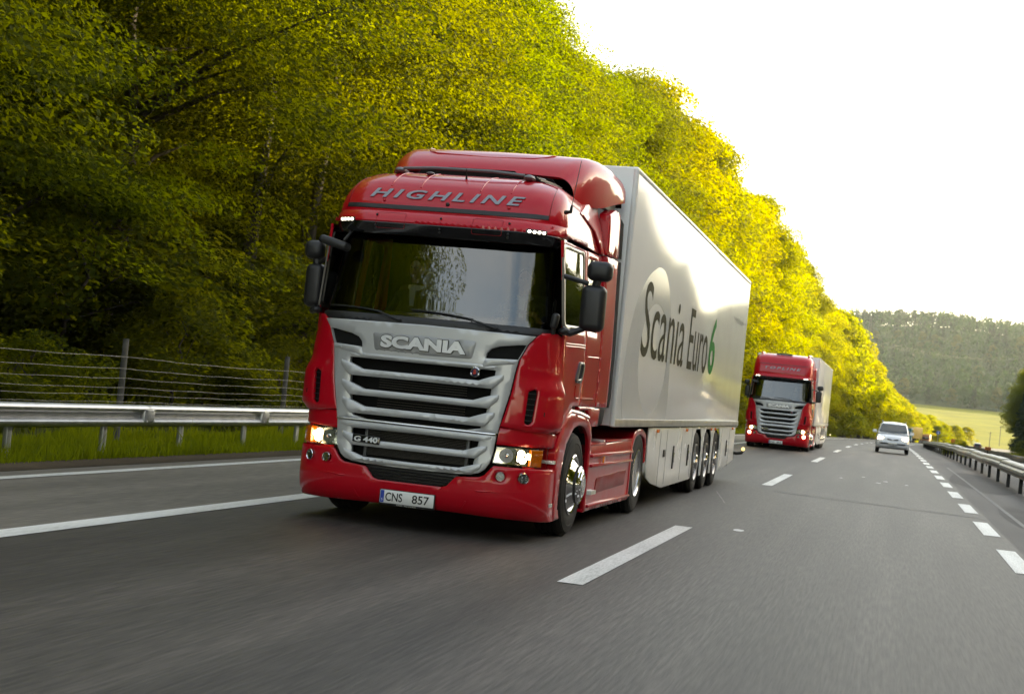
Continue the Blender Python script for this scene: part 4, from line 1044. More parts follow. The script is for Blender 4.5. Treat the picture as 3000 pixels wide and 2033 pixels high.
    for x0, z0, x1, z1, xa, za in ((-.50, 1.975, -1.03, 2.02, -.28, 1.945), (.40, 1.975, -.22, 2.035, .66, 1.945)):
        b = MB(); b.tube([WF(xa, za, .045), WF((xa+x0)/2, (za+z0)/2+.02, .06), WF(x0, z0+.035, .045)], [.013, .011, .007], 8); wp = b.build('wiper', BLK, T)
        b = MB(); b.tube([WF(x0+(xa-x0)*.15+(x1-x0)*t, z0+.035+(z1-z0-.02)*t+.01*math.sin(t*3), .022) for t in np.linspace(0, 1.0, 9)], .0075, 6); b.build('wiper_blade', BLK, wp)
        b = MB(); b.ell(tuple(WF(xa, za, .03)), (.03, .03, .02)); b.build('wiper_pivot', BLK, wp)
    # --- sun visor with lamps
    hv = 1.35
    vs = patch('sun_visor', sym([(0, 2.985), (1.30, 2.985), (hv, 2.96), (hv+.10, 2.90), (hv+.10, 2.858), (0, 2.858)]), VF, RED, T, th=.04, g=.06, bev=.012)
    patch('visor_glass', sym([(0, 2.856), (hv+.10, 2.856), (hv+.09, 2.765), (1.2, 2.752), (0, 2.745)]), VF, BLKG, vs, th=.012, g=.06, off=-.006)
    b = MB(); b.loft([[tuple(VF(x, 2.98, -.01)), tuple(VF(x, 2.985, -.25 if abs(x) < 1.1 else -.12)+Vector((0, 0, .012)))] for x in np.linspace(-1.32, 1.32, 33)], False); b.build('visor_top', RED, vs)
    for s in (-1, 1):
        lm = patch('visor_lamp', rnd([(s*.835, 2.892), (s*1.035, 2.892), (s*1.035, 2.842), (s*.835, 2.842)], .008), VF, BLKG, vs, th=.02, off=.006, bev=.003)
        b = MB()
        for k in range(4): b.ell(tuple(VF(s*(.866+.046*k), 2.867, .006)), (.016, .010, .014), None, 12, 8)
        b.build('led', LEDON, lm)
        patch('visor_seam', rnd([(s*.33, 2.955), (s*.62, 2.955), (s*.62, 2.80), (s*.33, 2.80)], .02), VF, REDD, vs, [rnd([(s*.333, 2.952), (s*.617, 2.952), (s*.617, 2.803), (s*.333, 2.803)], .02)], th=.003, off=.0015, bev=0)
    for x in (-.62, 0.02, .68):
        for z in (2.925, 2.822, 2.792): b = MB(); b.ell(tuple(VF(x, z, .003)), (.012, .008, .012), None, 10, 6); b.build('visor_screw', BLK, vs)
    # --- high roof
    zs = [2.90, 2.98, 3.04, 3.12, 3.20, 3.26, 3.30, 3.34, 3.38, 3.41, 3.44, 3.46, 3.48, 3.50, 3.52]
    def ring(z):
        hw = sip(z, RW); a0 = hw-.34; n = 60; tot = a0+.50; pts = [RF(t, z) for t in np.linspace(-tot, tot, n)]
        yr = 2.10; a = pts[0]; e = pts[-1]
        L = [Vector((-hw*1.0, yr-(yr-a.y)*k/10, z)) for k in range(0, 10)]; Q = [Vector((hw, e.y+(yr-e.y)*k/10, z)) for k in range(1, 11)]
        return [tuple(p) for p in L+pts+Q]
    b = MB(); b.loft([ring(z) for z in zs], True, False, True); rf = b.build('roof', RED, T, 60)
    bd = patch('roof_band', sym([(0, 3.046), (1.0, 3.046), (1.0, 3.002), (0, 3.002)]), RF, BLK, rf, th=.01, off=.006, bev=.003)
    lettering('roof_letters', 'HIGHLINE', .092, -.01, 3.112, RF, LETG, rf, width=1.53, bold=.022, shear=.28, th=.012, off=.010, space=1.35)
    for s in (-1, 1):   # the pressed seam that divides the roof front from its corners
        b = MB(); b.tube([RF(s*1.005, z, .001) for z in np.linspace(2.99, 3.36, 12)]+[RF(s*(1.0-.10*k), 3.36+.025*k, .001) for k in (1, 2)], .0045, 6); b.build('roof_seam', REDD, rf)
        for xx in (.30, .60):
            b = MB(); b.tube([RF(s*xx, z, -.0005) for z in np.linspace(3.24, 3.46, 10)], .007, 6); b.build('roof_rib', RED, rf)
        b = MB(); b.ell(tuple(RF(s*.62, 3.085, .0)), (.016, .012, .016), None, 10, 6); b.build('roof_stud', RED, rf)
    b = MB(); b.ell(tuple(RF(.02, 3.08, .003)), (.020, .014, .020), None, 12, 8); b.build('roof_screw', BLK, rf)
    b = MB(); b.ell(tuple(RF(-.335, 3.42, .012)), (.045, .045, .018), None, 14, 8); b.build('roof_horn', GREYP, rf)
    b = MB(); b.tube([RF(.07, 3.385, 0), RF(.07, 3.385, .03)+Vector((0, 0, .07))], [.012, .003], 6); b.build('short_aerial', BLK, rf)
    # side of the roof: storage locker panel, trim strip
    for s in (-1, 1):
        f = SD(s)
        lk = patch('locker_panel', rnd([(.62, 3.08), (1.20, 3.16), (1.62, 3.13), (1.95, 2.99), (2.05, 2.90), (1.3, 2.90), (.62, 2.89)], [.04, .05, .15, .15, .05, .02, .02]), lambda y, z, off=0., f=f: f(y, z, off-.028+.03*smooth(3.2, 2.95, 6.15-z)*0), RED, T, th=.02, off=.008, bev=.008)
        patch('locker_stripe', [(.65, 2.985), (1.95, 2.955), (1.98, 2.925), (.65, 2.955)], lambda y, z, off=0., f=f: f(y, z, off-.018), mat('sticker_grey', (.42, .41, .39), .3, coat=.6), lk, th=.002, off=.001, bev=0)
        lettering('locker_letters', 'EURO 6', .07, 1.70, 2.965, lambda y, z, off=0., f=f: f(y, z, off-.018), mat('sticker_pale', (.55, .53, .52), .3, coat=.6), lk, width=.42, bold=.02, th=.001, off=.002, flip=s < 0)
        # flank: cab side with door, windows, arch cut
        cut = [(.62, 1.03), (.80, 1.17), (1.03, 1.292), (1.30, 1.296)]
        qs = [(1.40, 2.06), (1.43, 2.785), (1.86, 2.80), (1.93, 2.74), (1.93, 2.06)]
        sp = patch('cab_side', [(1.315, 1.30), (1.34, 1.40), (1.395, 1.76), (1.36, 2.04), (1.40, 2.855), (2.115, 2.88), (2.12, 1.30)], f, RED, T, [rnd(qs, .05)], th=.03, bev=.008, g=.09)
        patch('quarter_window', rnd([(y, z) for y, z in qs], .05), f, GLASS2, sp, th=0, off=-.008, bev=0, g=.2)
        win = [(.30, 2.045), (.275, 2.765), (1.24, 2.79), (1.24, 2.075)]
        dr = patch('door', [(.425, 1.03), (.42, 1.93), (.36, 2.02), (.30, 2.83), (1.385, 2.85), (1.348, 2.04), (1.383, 1.76), (1.328, 1.40), (1.30, 1.30), (1.03, 1.296), (.80, 1.18), (.62, 1.05)], f, RED, T, [rnd([(.35, 2.015), (.31, 2.80), (1.30, 2.825), (1.30, 2.05)], .05)], th=.03, bev=.008, g=.09)
        fr = patch('window_frame', rnd([(.345, 2.01), (.305, 2.805), (1.305, 2.83), (1.305, 2.045)], .05), f, mat('frame_bronze', (.16, .145, .13), .4, .3, .4), dr, [rnd([(.42, 2.055), (.385, 2.765), (1.24, 2.79), (1.24, 2.08)], .05)], th=.02, off=-.004, bev=.004)
        patch('window', rnd([(.41, 2.045), (.375, 2.775), (1.25, 2.80), (1.25, 2.07)], .05), f, GLASS2, dr, th=0, off=-.012, bev=0, g=.2)
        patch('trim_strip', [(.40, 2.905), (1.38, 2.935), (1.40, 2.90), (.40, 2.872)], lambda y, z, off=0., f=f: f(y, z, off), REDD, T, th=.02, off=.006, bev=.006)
        hd = patch('door_handle', rnd([(1.12, 1.735), (1.30, 1.735), (1.345, 1.70), (1.28, 1.55), (1.20, 1.522), (1.02, 1.53), (1.00, 1.56)], .04), f, mat('handle_grey', (.14, .14, .14), .35, .5), dr, [rnd([(1.14, 1.71), (1.28, 1.71), (1.23, 1.57), (1.07, 1.56)], .03)], th=.03, off=.022, bev=.008)
        patch('handle_cup', rnd([(1.13, 1.72), (1.29, 1.72), (1.24, 1.56), (1.06, 1.55)], .02), f, DARK, dr, th=.004, off=.003, bev=0)
        for a, z0 in ((.45, 1.885), (.45, 1.86)):
            b = MB(); b.tube([f(y, z0+.02*smooth(.45, 1.3, y), -.002) for y in np.linspace(a, 1.35, 14)], .006, 6); b.build('door_crease', RED, dr)
        b = MB(); b.tube([f(1.05, 1.50, 0), f(1.04, 1.40, 0), f(1.10, 1.375, 0), f(1.31, 1.375, 0)], .007, 6); b.build('door_crease', RED, dr)
        b = MB(); b.tube([f(1.36, 1.375, 0), f(2.0, 1.382, 0), f(2.03, 1.44, 0)], .007, 6); b.tube([f(1.50, 1.80, 0), f(2.06, 1.815, 0)], .007, 6); b.build('panel_crease', RED, sp)
        patch('lower_side', [(1.32, 1.295), (2.12, 1.295), (2.10, 1.265), (1.33, 1.262)], f, RED, T, th=.04, off=.0, bev=.01)
        lettering('badge_letters', 'EURO 6', .034, .50, 1.17, f, CHROME, dr, width=.16, bold=.02, th=.003, off=.003, flip=s < 0)
        # side fairing with rubber edge
        ff = lambda y, z, off=0., s=s: Vector((s*(1.245-.030*max(0, z-1.9)+off), y, z))
        fa = patch('side_fairing', rnd([(2.135, 1.30), (2.135, 2.885), (2.74, 2.905), (2.74, 1.30)], [.02, .01, .01, .03]), ff, RED, T, th=.09, off=.008, bev=.012, g=.12)
        patch('side_fairing', rnd([(2.135, 2.90), (2.135, 3.33), (2.45, 3.42), (2.70, 3.405), (2.74, 3.36), (2.74, 2.92)], .02), ff, RED, T, th=.12, off=.008, bev=.012, g=.12)
        patch('roof_side', rnd([(1.15, 3.20), (1.50, 3.33), (1.9, 3.40), (2.15, 3.43), (2.15, 2.895), (2.0, 2.90), (1.7, 3.10)], .02), lambda y, z, off=0., s=s: Vector((s*(1.185-.12*smooth(2.9, 3.45, z)-.08*smooth(1.9, 1.1, 3-y)*0+off), y, z)), RED, T, th=.14, bev=.012, g=.1)
        patch('rubber_edge', [(2.745, 1.30), (2.745, 2.89), (2.965, 2.91), (2.965, 1.42), (2.90, 1.30)], ff, DARK, T, th=.02, off=0, bev=.006, g=.2)
        patch('rubber_edge', [(2.745, 2.925), (2.745, 3.38), (2.965, 3.34), (2.965, 2.945)], ff, DARK, T, th=.02, bev=.006, g=.2)
        patch('fairing_foot', [(1.78, 1.285), (2.42, 1.285), (2.37, 1.10), (2.02, 1.095), (1.93, 1.17)], f, RED, T, th=.04, bev=.01, g=.1)
        patch('rubber_edge', [(2.425, 1.285), (2.70, 1.285), (2.60, 1.12), (2.375, 1.10)], f, DARK, T, th=.02, bev=.006, g=.2)
        # front wheel arch
        ft = FLAT(s, 1.25)
        out = [(.60, .20), (.50, .62), (.47, .90), (.62, 1.06), (.86, 1.20), (1.0, 1.232), (1.44, 1.212), (1.88, 1.172), (2.02, 1.10), (2.10, .90), (2.12, .20)]
        inn_ = [(2.03, .20), (2.02, .80), (1.95, .985), (1.72, 1.092), (1.43, 1.112), (1.14, 1.065), (.86, .90), (.755, .63), (.745, .20)]
        ar = patch('wheel_arch', rnd(out, [0, .05, .1, .1, .08, .05, .1, .08, .06, .05, 0])+rnd(inn_, [0, .05, .08, .1, .1, .1, .1, .05, 0]), ft, RED, T, th=.09, off=.004, bev=.022, g=.07)
        b = MB(); b.tube([ft(y, z, -.03) for y, z in ((.62, 1.075), (.86, 1.215), (1.0, 1.245), (1.44, 1.225), (1.9, 1.185))], .03, 8); b.build('arch_bead', RED, ar)
        w3 = MB(); w3.loft([[(s*x, y, z) for x in (.86, 1.21)] for y, z in rnd(inn_[::-1], [0, .05, .1, .1, .1, .1, .1, .05, 0])], False); w3.build('arch_liner', DARK, T)
        # cab steps in front of the arch
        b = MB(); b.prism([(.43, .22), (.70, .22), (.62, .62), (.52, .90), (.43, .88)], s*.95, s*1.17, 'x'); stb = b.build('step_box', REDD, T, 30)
        for z, y0, y1, th_ in ((.775, .42, .66, .03), (.372, .40, .72, .03)):
            b = MB(); pts = [(s*.96, y0), (s*1.25, y0), (s*1.25, y0+.12), (s*1.17, y1), (s*.96, y1)]
            b.prism(pts, z-th_, z, 'z'); b.build('step', STEP, T, 30)
        for z in (.70, .60):
            b = MB(); b.prism([(s*.98, .42), (s*1.235, .42), (s*1.235, .53), (s*1.10, .60), (s*.98, .60)], z-.05, z, 'z'); b.build('step_riser', RED, stb, 30)
        # side skirt with pressed panels
        sk = patch('side_skirt', rnd([(2.17, .895), (3.0, .905), (4.68, .935), (4.72, .70), (4.66, .30), (4.70, .20), (1.98, .205), (2.10, .28), (2.14, .65)], .02), FLAT(s, 1.235), RED, T, th=.05, bev=.012, g=.15)
        for z, m_ in ((.785, RED), (.68, RED), (.255, RED)):
            b = MB(); b.box((s*1.246, 3.42, z), (.05, 2.48, .034), .014); b.build('skirt_rib', m_, sk, 30)
        patch('skirt_recess', rnd([(2.62, .54), (4.44, .575), (4.36, .40), (2.56, .375)], .03), FLAT(s, 1.24), REDD, sk, th=.004, off=.0, bev=.002, g=.3)
        b = MB(); b.box((s*1.14, 2.58, .905), (.20, .86, .03), .008); b.box((s*1.14, 3.86, .93), (.20, 1.66, .03), .008); b.build('skirt_top', RED, sk, 30)
        b = MB(); b.box((s*1.13, 3.02, .925), (.18, .14, .035), .004); b.build('top_step', STEP, sk, 30)
        b = MB(); b.prism([(s*1.20, 2.06), (s*1.30, 2.10), (s*1.30, 2.34), (s*1.20, 2.40)], .385, .425, 'z'); b.build('step', STEP, T, 30)
        b = MB(); b.box((s*1.256, 2.85, .725), (.02, .075, .10), .005); b.build('side_marker', AMB, T, 30)
        # drive axle mudguard
        f2 = FLAT(s, 1.245); cy = 5.20
        o2 = [(cy-.58, .21), (cy-.58, .60), (cy-.55, .90), (cy-.40, 1.02), (cy-.1, 1.06), (cy+.25, 1.05), (cy+.46, .98), (cy+.52, .80), (cy+.52, .62)]
        i2 = [(cy+.47, .62), (cy+.46, .82), (cy+.36, .94), (cy, 1.0), (cy-.34, .95), (cy-.46, .85), (cy-.50, .60), (cy-.50, .21)]
        mg = patch('mudguard', rnd(o2, [0, .02, .1, .1, .1, .1, .1, .04, 0])+rnd(i2, [0, .04, .1, .1, .1, .1, .04, 0]), f2, RED, T, th=.06, bev=.016, g=.1)
        w3 = MB(); w3.loft([[(s*x, y, z) for x in (.62, 1.21)] for y, z in rnd(i2, .06)], False); w3.build('arch_liner', DARK, mg)
        w3 = MB(); w3.loft([[(s*x, y, z) for x in (.62, 1.20)] for y, z in rnd(o2[2:7], .08)], False); w3.build('mudguard_top', RED, mg)
        # wheels
        wheel(T, s*1.235, 1.40, .515, s, 'front'); wheel(T, s*1.235, 5.20, .505, s, 'drive'); wheel(T, s*.90, 5.20, .505, s, 'drive')
        # mirrors
        x0 = 1.36 if s > 0 else 1.235; wd = .235 if s > 0 else .19; ym = .42 if s > 0 else .46
        mr = MB(); mr.box((s*(x0+wd/2), ym, 2.225), (wd, .17, .43), .065, seg=4); m1 = mr.build('mirror', BLK, T, 50)
        m2 = MB(); m2.box((s*(x0+wd/2), ym+.088, 2.225), (wd-.05, .006, .37), .002); m2.build('mirror_glass', CHROME, m1)
        m2 = MB(); m2.box((s*(x0+.035+wd/2), ym, 2.575), (wd+.005, .17, .185), .065, seg=4); m3 = m2.build('wide_mirror', BLK, T, 50)
        m2 = MB(); m2.box((s*(x0+.035+wd/2), ym+.088, 2.575), (wd-.06, .006, .13), .002); m2.build('mirror_glass', CHROME, m3)
        m2 = MB(); m2.tube([(s*1.17, .34, 2.505), (s*(x0+.06), ym-.03, 2.452)], .023, 8); m2.build('mirror_arm', BLK, T, 40)
        m2 = MB(); m2.tube([(s*(x0+wd*.5), ym, 2.42), (s*(x0+wd*.6), ym, 2.52)], .04, 8); m2.build('mirror_neck', BLK, m1, 40)
        m2 = MB(); m2.tube([(s*1.22, .33, 2.0), (s*1.29, .36, 1.975), (s*(x0+.05), ym-.02, 2.03)], [.038, .034, .028], 8); m2.ell((s*1.235, .34, 1.985), (.05, .06, .035)); m2.build('mirror_arm', BLK, T, 40)
    rm = MB(); rm.box((1.165, .25, 2.07), (.07, .09, .15), .03, Matrix.Rotation(.15, 3, 'Y'), 3); rm.tube([(1.15, .27, 1.95), (1.16, .26, 2.02)], .025, 8); rm.build('ramp_mirror', BLK, T, 50)
    rm = MB(); rm.box((-1.03, .12, 2.625), (.30, .16, .085), .035, Matrix.Rotation(.24, 3, 'Y'), 3); rm.tube([(-.95, .14, 2.66), (-.90, .2, 2.76)], .015, 8); rm.build('front_mirror', BLK, T, 50)
    rm = MB(); rm.tube([(1.14, .35, 3.095), (1.20, .31, 3.10), (1.205, .31, 3.16)], [.022, .018, .012], 8); rm.tube([(1.205, .31, 3.16), (1.20, .55, 3.62)], .0035, 5); rm.build('radio_aerial', BLK, T)
    # --- cab interior
    it = MB(); it.box((0, 2.06, 2.2), (2.28, .04, 1.5)); it.box((0, 1.1, 1.20), (2.36, 1.9, .04)); it.box((0, 1.15, 2.93), (2.1, 1.75, .03)); it.build('cab_lining', DARK, T)
    ds = MB(); ds.box((0, .47, 1.86), (2.10, .50, .20), .07, seg=3); ds.box((0, .62, 1.62), (2.10, .30, .50), .05); ds.ell((.58, .60, 1.97), (.26, .16, .07)); ds.build('dashboard', DASH, T, 50)
    for x in (-.60, .60):
        q = MB(); q.box((x, 1.30, 1.62), (.52, .50, .16), .06, seg=3); q.box((x, 1.55, 2.02), (.50, .15, .72), .06, Matrix.Rotation(-.14, 3, 'X'), 3); q.box((x, 1.60, 2.45), (.28, .10, .20), .04, seg=3); q.box((x, 1.3, 1.38), (.34, .4, .34), .03); q.build('seat', SEAT, T, 50)
    st = MB(); n = 28; rot = Matrix.Rotation(.75, 3, 'X')
    st.tube([Vector((.60, .80, 2.02))+rot @ Vector((.225*math.cos(2*PI*k/n), .225*math.sin(2*PI*k/n), 0)) for k in range(n+1)], .016, 8); 
    for q in (0, 2.1, 4.2): st.tube([(.60, .80, 2.02), tuple(Vector((.60, .80, 2.02))+rot @ Vector((.225*math.cos(q), .225*math.sin(q), 0)))], .014, 6)
    st.tube([(.60, .80, 2.02), (.60, .62, 1.85)], .04, 8); st.build('steering_wheel', BLK, T)
    # --- chassis under and behind the cab
    ch = MB()
    for s in (-1, 1): ch.box((s*.42, 3.4, .78), (.09, 5.9, .27))
    ch.box((0, .9, .62), (1.7, 1.3, .5)); ch.box((0, 1.40, .50), (1.9, .16, .16)); ch.box((0, 5.2, .52), (1.6, .3, .3)); ch.box((0, 2.9, .55), (2.2, 1.7, .5)); ch.box((0, 2.5, 1.0), (2.0, .6, .5)); ch.box((0, 5.3, 1.0), (1.1, 1.2, .10)); ch.box((0, 1.0, 1.08), (2.0, 1.6, .2))
    ch.build('chassis', DARK, T)
    return T

def high_roof_parts(T):
    """air deflector, black slot and lamp rail of the first truck"""
    ys = [1.36, 1.42, 1.52, 1.66, 1.82, 2.0, 2.2, 2.5, 2.9]
    tz = [(1.36, 3.575), (1.42, 3.64), (1.52, 3.715), (1.66, 3.79), (1.82, 3.85), (2.0, 3.885), (2.2, 3.90), (2.5, 3.90), (2.9, 3.875)]
    hw = [(1.36, .97), (1.6, 1.06), (2.0, 1.13), (2.4, 1.18), (2.9, 1.20)]
    bz = [(1.36, 3.31), (1.7, 3.33), (2.0, 3.37), (2.4, 3.46), (2.7, 3.535), (2.9, 3.56)]
    def cross(y):
        w_ = ip(y, hw); t = sip(y, tz); z0 = ip(y, bz); r = min(.24, (t-z0)*.75); pts = []
        for k in range(9):
            q = PI/2*k/8; pts.append((w_-r+r*math.cos(q), y, t-r+r*math.sin(q)))
        pts = [(w_, y, z0), (w_+.004, y, (z0+t-r)/2)]+pts+[(w_*.5, y, t+.012), (0, y, t+.018)]
        return pts+[(-a, b, c) for a, b, c in reversed(pts[:-1])]
    b = MB(); b.loft([cross(y) for y in ys], False); d = b.build('roof_deflector', RED, T, 50)
    b = MB(); b.loft([cross(1.36), [(x, y+.05, min(z, 3.56)) for x, y, z in cross(1.36)]], False); b.build('deflector_lip', RED, d)
    b = MB(); b.loft([[(x*.97, 2.88, z-.02) for x, _, z in cross(2.9)], [(x*.97, 2.9, 3.5) for x, _, z in cross(2.9)]], False); b.build('deflector_back', DARK, d)
    def top(x, y): 
        t = sip(y, tz); return Vector((x, y, t+.013))
    b = MB(); b.tube([top(-.74, 2.3), top(-.77, 1.9), top(-.70, 1.70), top(-.6, 1.64), top(0, 1.60), top(.45, 1.64), top(.56, 1.70), top(.62, 1.80), top(.80, 2.3)], .006, 6); b.build('deflector_crease', RED, d)
    b = MB(); b.prism([(-.68, 3.50), (-.66, 3.57), (-.40, 3.575), (-.36, 3.605), (.34, 3.605), (.38, 3.575), (.74, 3.55), (.80, 3.47)], 1.33, 1.362, 'y'); b.build('air_slot', DARK, T)
    b = MB(); b.tube([(-.62, .70, 3.47), (-.3, .665, 3.485), (.3, .665, 3.485), (.62, .70, 3.47)], .016, 10); lr = b.build('lamp_rail', GREYP, T)
    for s in (-1, 1):
        b = MB(); b.ell((s*.66, .74, 3.45), (.055, .10, .034), None, 14, 8); b.tube([(s*.66, .78, 3.45), (s*.72, 1.1, 3.49)], [.035, .02], 8); b.build('rail_foot', GREYP, lr)
        b = MB()
        for k in range(3): b.tube([(s*(.70+.02*k), .82, 3.475-.012*k), (s*(.80+.03*k), 1.25, 3.475-.015*k)], .014, 6)
        b.build('cable', BLK, lr)
    b = MB(); b.prism([(1.95, 3.44), (2.75, 3.53), (2.80, 3.50), (2.70, 3.42), (2.0, 3.40)], 1.06, 1.12, 'x'); b.prism([(1.95, 3.44), (2.75, 3.53), (2.80, 3.50), (2.70, 3.42), (2.0, 3.40)], -1.12, -1.06, 'x'); b.build('deflector_bracket', BLK, T)
    b = MB(); b.box((.70, 1.50, 3.63), (.16, .01, .09), .004, Matrix.Rotation(-.6, 3, 'X')); b.build('deflector_hatch', RED, d)

def top_roof_parts(T):
    """the taller one-piece roof of the second truck"""
    TT = [(2.9, .21), (3.0, .19), (3.2, .23), (3.36, .28), (3.5, .36), (3.62, .47), (3.70, .60), (3.76, .78), (3.80, 1.0), (3.84, 1.5)]
    TWd = [(2.9, 1.15), (3.2, 1.15), (3.5, 1.13), (3.62, 1.10), (3.70, 1.05), (3.76, .98), (3.80, .9), (3.84, .6)]
    def TF(s, z, off=0.):
        hw = sip(z, TWd); a0 = hw-.30
        x, y, nx, ny = plan(s, hw, a0, .30, .30, .47, off); return Vector((x+nx*off, y+sip(z, TT)+ny*off, z))
    def ring(z):
        hw = sip(z, TWd); tot = hw-.30+.47; pts = [TF(t, z) for t in np.linspace(-tot, tot, 44)]; yr = 2.75; a, e = pts[0], pts[-1]
        return [tuple(p) for p in [Vector((-hw, yr-(yr-a.y)*k/8, z)) for k in range(8)]+pts+[Vector((hw, e.y+(yr-e.y)*k/8, z)) for k in range(1, 9)]]
    b = MB(); b.loft([ring(z) for z in np.concatenate([np.linspace(2.9, 3.5, 8), np.linspace(3.54, 3.84, 10)])], True, False, True); rf = b.build('roof', RED, T, 60)
    patch('roof_band', sym([(0, 3.375), (.98, 3.375), (.98, 3.355), (0, 3.355)]), TF, BLK, rf, th=.01, off=.005, bev=0)
    patch('front_locker', rnd(sym([(0, 3.34), (.93, 3.34), (.90, 3.03), (0, 3.03)]), .05), TF, RED, rf, th=.02, off=.012, bev=.01)
    lettering('roof_letters', 'TOPLINE', .10, 0, 3.17, TF, LETG, rf, width=1.42, bold=.02, shear=.28, th=.01, off=.022, space=1.4)
    b = MB(); b.box((-.02, .78, 3.80), (.62, .10, .05), .01); b.build('roof_vent', BLK, rf)
    for s in (-1, 1):
        b = MB(); b.tube([(s*.92, .9, 3.80), (s*.95, 1.5, 3.84), (s*.96, 2.6, 3.86)], .04, 8); b.build('roof_rail', RED, rf)
# ------------------------------------------------------------------ the white semi-trailer
def ring_poly(cx, cz, rx, rz, n=56, a0=0, a1=2*PI, tilt=0.):
    o = []
    for k in range(n):
        q = a0+(a1-a0)*k/(n-1 if a1-a0 < 6.28 else n); x = rx*math.cos(q); z = rz*math.sin(q); o.append((cx+x+tilt*z, cz+z))
    return o
def build_trailer():
    T = empty('semi_trailer', (0, 3.12, 0)); L = 13.6; W = 1.267; TOP = 4.0; BOT = 1.10
    def part(f, *a, **k):
        o = f(*a, **k); return o
    TB = T; dy = -3.12          # parts below are written in truck coordinates; shift to the trailer's own
    made = []
    b = MB(); b.box((0, 3.135, (TOP+BOT)/2), (2*W, .05, TOP-BOT), .012); made.append(b.build('front_wall', WHITE, T, 30))
    for s in (-1, 1):
        b = MB(); b.box((s*(W-.02), 3.14+L/2, (TOP+BOT)/2+.03), (.04, L-.03, TOP-BOT-.10), .006); made.append(b.build('side_wall', WHITE, T, 30)); sw = made[-1]
        b = MB(); b.tube([(s*(W-.012), 3.13, BOT), (s*(W-.012), 3.13, TOP-.02)], .035, 8); made.append(b.build('corner_post', WHITE2, T, 50))
        b = MB(); b.box((s*(W-.008), 3.13+L/2, BOT+.035), (.05, L, .09), .006); made.append(b.build('bottom_rail', mat('rail_alu', (.50, .50, .49), .35, .7, var=.15, vscale=4), T, 30))
        b = MB(); b.box((s*(W-.03), 3.13+L/2, TOP-.02), (.08, L, .06), .015); made.append(b.build('top_rail', WHITE2, T, 30))
        b = MB(); b.box((s*(W+.001), 3.22, 2.55), (.006, .012, 2.7)); made.append(b.build('panel_joint', GREYP, T))
        fn = lambda y, z, off=0., s=s: Vector((s*(W+.003+off), y, z))
        # printed decoration
        ringM = mat('print_grey', (.74, .75, .755), .13, 0, 0, var=.02, spec=.28)
        outer = [(3.60, 1.16), (3.42, 1.55), (3.52, 2.1), (3.85, 2.55), (4.5, 2.93), (5.30, 3.12), (5.9, 3.10), (6.42, 2.8), (6.75, 2.3), (6.95, 1.7), (7.02, 1.16)]
        innr = ring_poly(5.45, 1.95, 1.10, .70)
        o = patch('ring_print', rnd(outer, .35), fn, ringM, sw, [innr], th=.001, off=.0005, bev=0, g=.25); made.append(None)
        ink = mat('print_olive', (.035, .032, .012), .6, spec=.04); grn = mat('print_green', (.012, .20, .035), .6, spec=.04)
        fl = s < 0
        cxs = (lambda y: y) if s > 0 else (lambda y: 3.12*2+L-y)
        lettering('side_letters', 'Scania', .93, cxs(6.24), 1.955, fn, ink, sw, width=3.66, bold=0, th=.001, off=.002, flip=fl, shear=.04)
        lettering('side_letters', 'Euro', .92, cxs(9.66), 1.945, fn, ink, sw, width=2.26, bold=0, th=.001, off=.002, flip=fl, shear=.04)
        lettering('side_letters', '6', .95, cxs(11.42), 1.945, fn, grn, sw, width=.78, bold=.012, th=.001, off=.002, flip=fl, shear=.1)
        lettering('side_letters', 'ecolution', .13, cxs(15.3), 3.06, fn, mat('print_pale', (.42, .43, .42), .3), sw, width=1.7, th=.001, off=.002, flip=fl)
        # skirt with wheel cut-outs
        low = [(5.78, 1.075), (5.80, .55), (5.90, .42), (6.35, .33), (7.3, .235), (10.15, .25)]
        cutw = []
        for cy in (10.85, 12.18, 13.51):
            cutw += [(cy-.60, .26), (cy-.585, .72), (cy-.50, .93), (cy-.28, 1.035), (cy+.22, 1.035), (cy+.45, .90), (cy+.52, .72), (cy+.53, .26)]
        out = low+cutw+[(14.3, .26), (16.62, .40), (16.62, 1.075)]
        fs = FLAT(s, W-.018)
        sk = patch('side_skirt', out, fs, WHITE2, T, th=.012, bev=.002, g=.35)
        b = MB()
        for y in (6.85, 7.45, 9.0, 10.1, 14.25, 15.6): b.box((s*(W-.0185), y, .66), (.006, .012, .76))
        b.build('skirt_joint', GREYP, sk)
        for y, z, hh in ((8.15, .64, .33), (9.72, .64, .33), (15.15, .66, .30)):
            b = MB(); b.box((s*(W-.010), y, z), (.012, .10, hh), .004); hd = b.build('latch', BLK, sk, 30)
            b = MB(); b.box((s*(W-.002), y, z), (.012, .05, hh*.45), .006); b.build('latch_lever', ALU, hd, 30)
        b = MB(); b.box((s*(W-.010), 7.25, .715), (.012, .16, .10), .004); b.build('control_box', BLK, sk, 30)
        for y in (6.45, 9.3, 12.4, 13.0, 15.9):
            b = MB(); b.box((s*(W+.006), y, 1.03), (.03, .10, .045), .006); b.build('side_marker', AMB, T, 30)
        for cy in (10.85, 12.18, 13.51): wheel(T, s*1.235, cy, .50, s, 'trailer', .36)
        b = MB()
        for cy in (10.85, 12.18, 13.51):
            b.loft([[(s*x, cy+.60*math.cos(q), .48+.56*math.sin(q)) for x in (.85, 1.22)] for q in np.linspace(0, PI, 13)], False)
        b.build('wheel_box', DARK, T)
    b = MB(); b.box((0, 3.14+L/2, TOP-.005), (2*W-.10, L-.02, .03)); b.build('roof', WHITE2, T)
    b = MB(); b.box((0, 3.14+L/2, BOT+.03), (2*W-.12, L-.06, .10)); b.box((0, 10.5, .85), (.9, 11.5, .35))
    for cy in (10.85, 12.18, 13.51): b.box((0, cy, .5), (2.1, .14, .14))
    b.build('underframe', DARK, T)
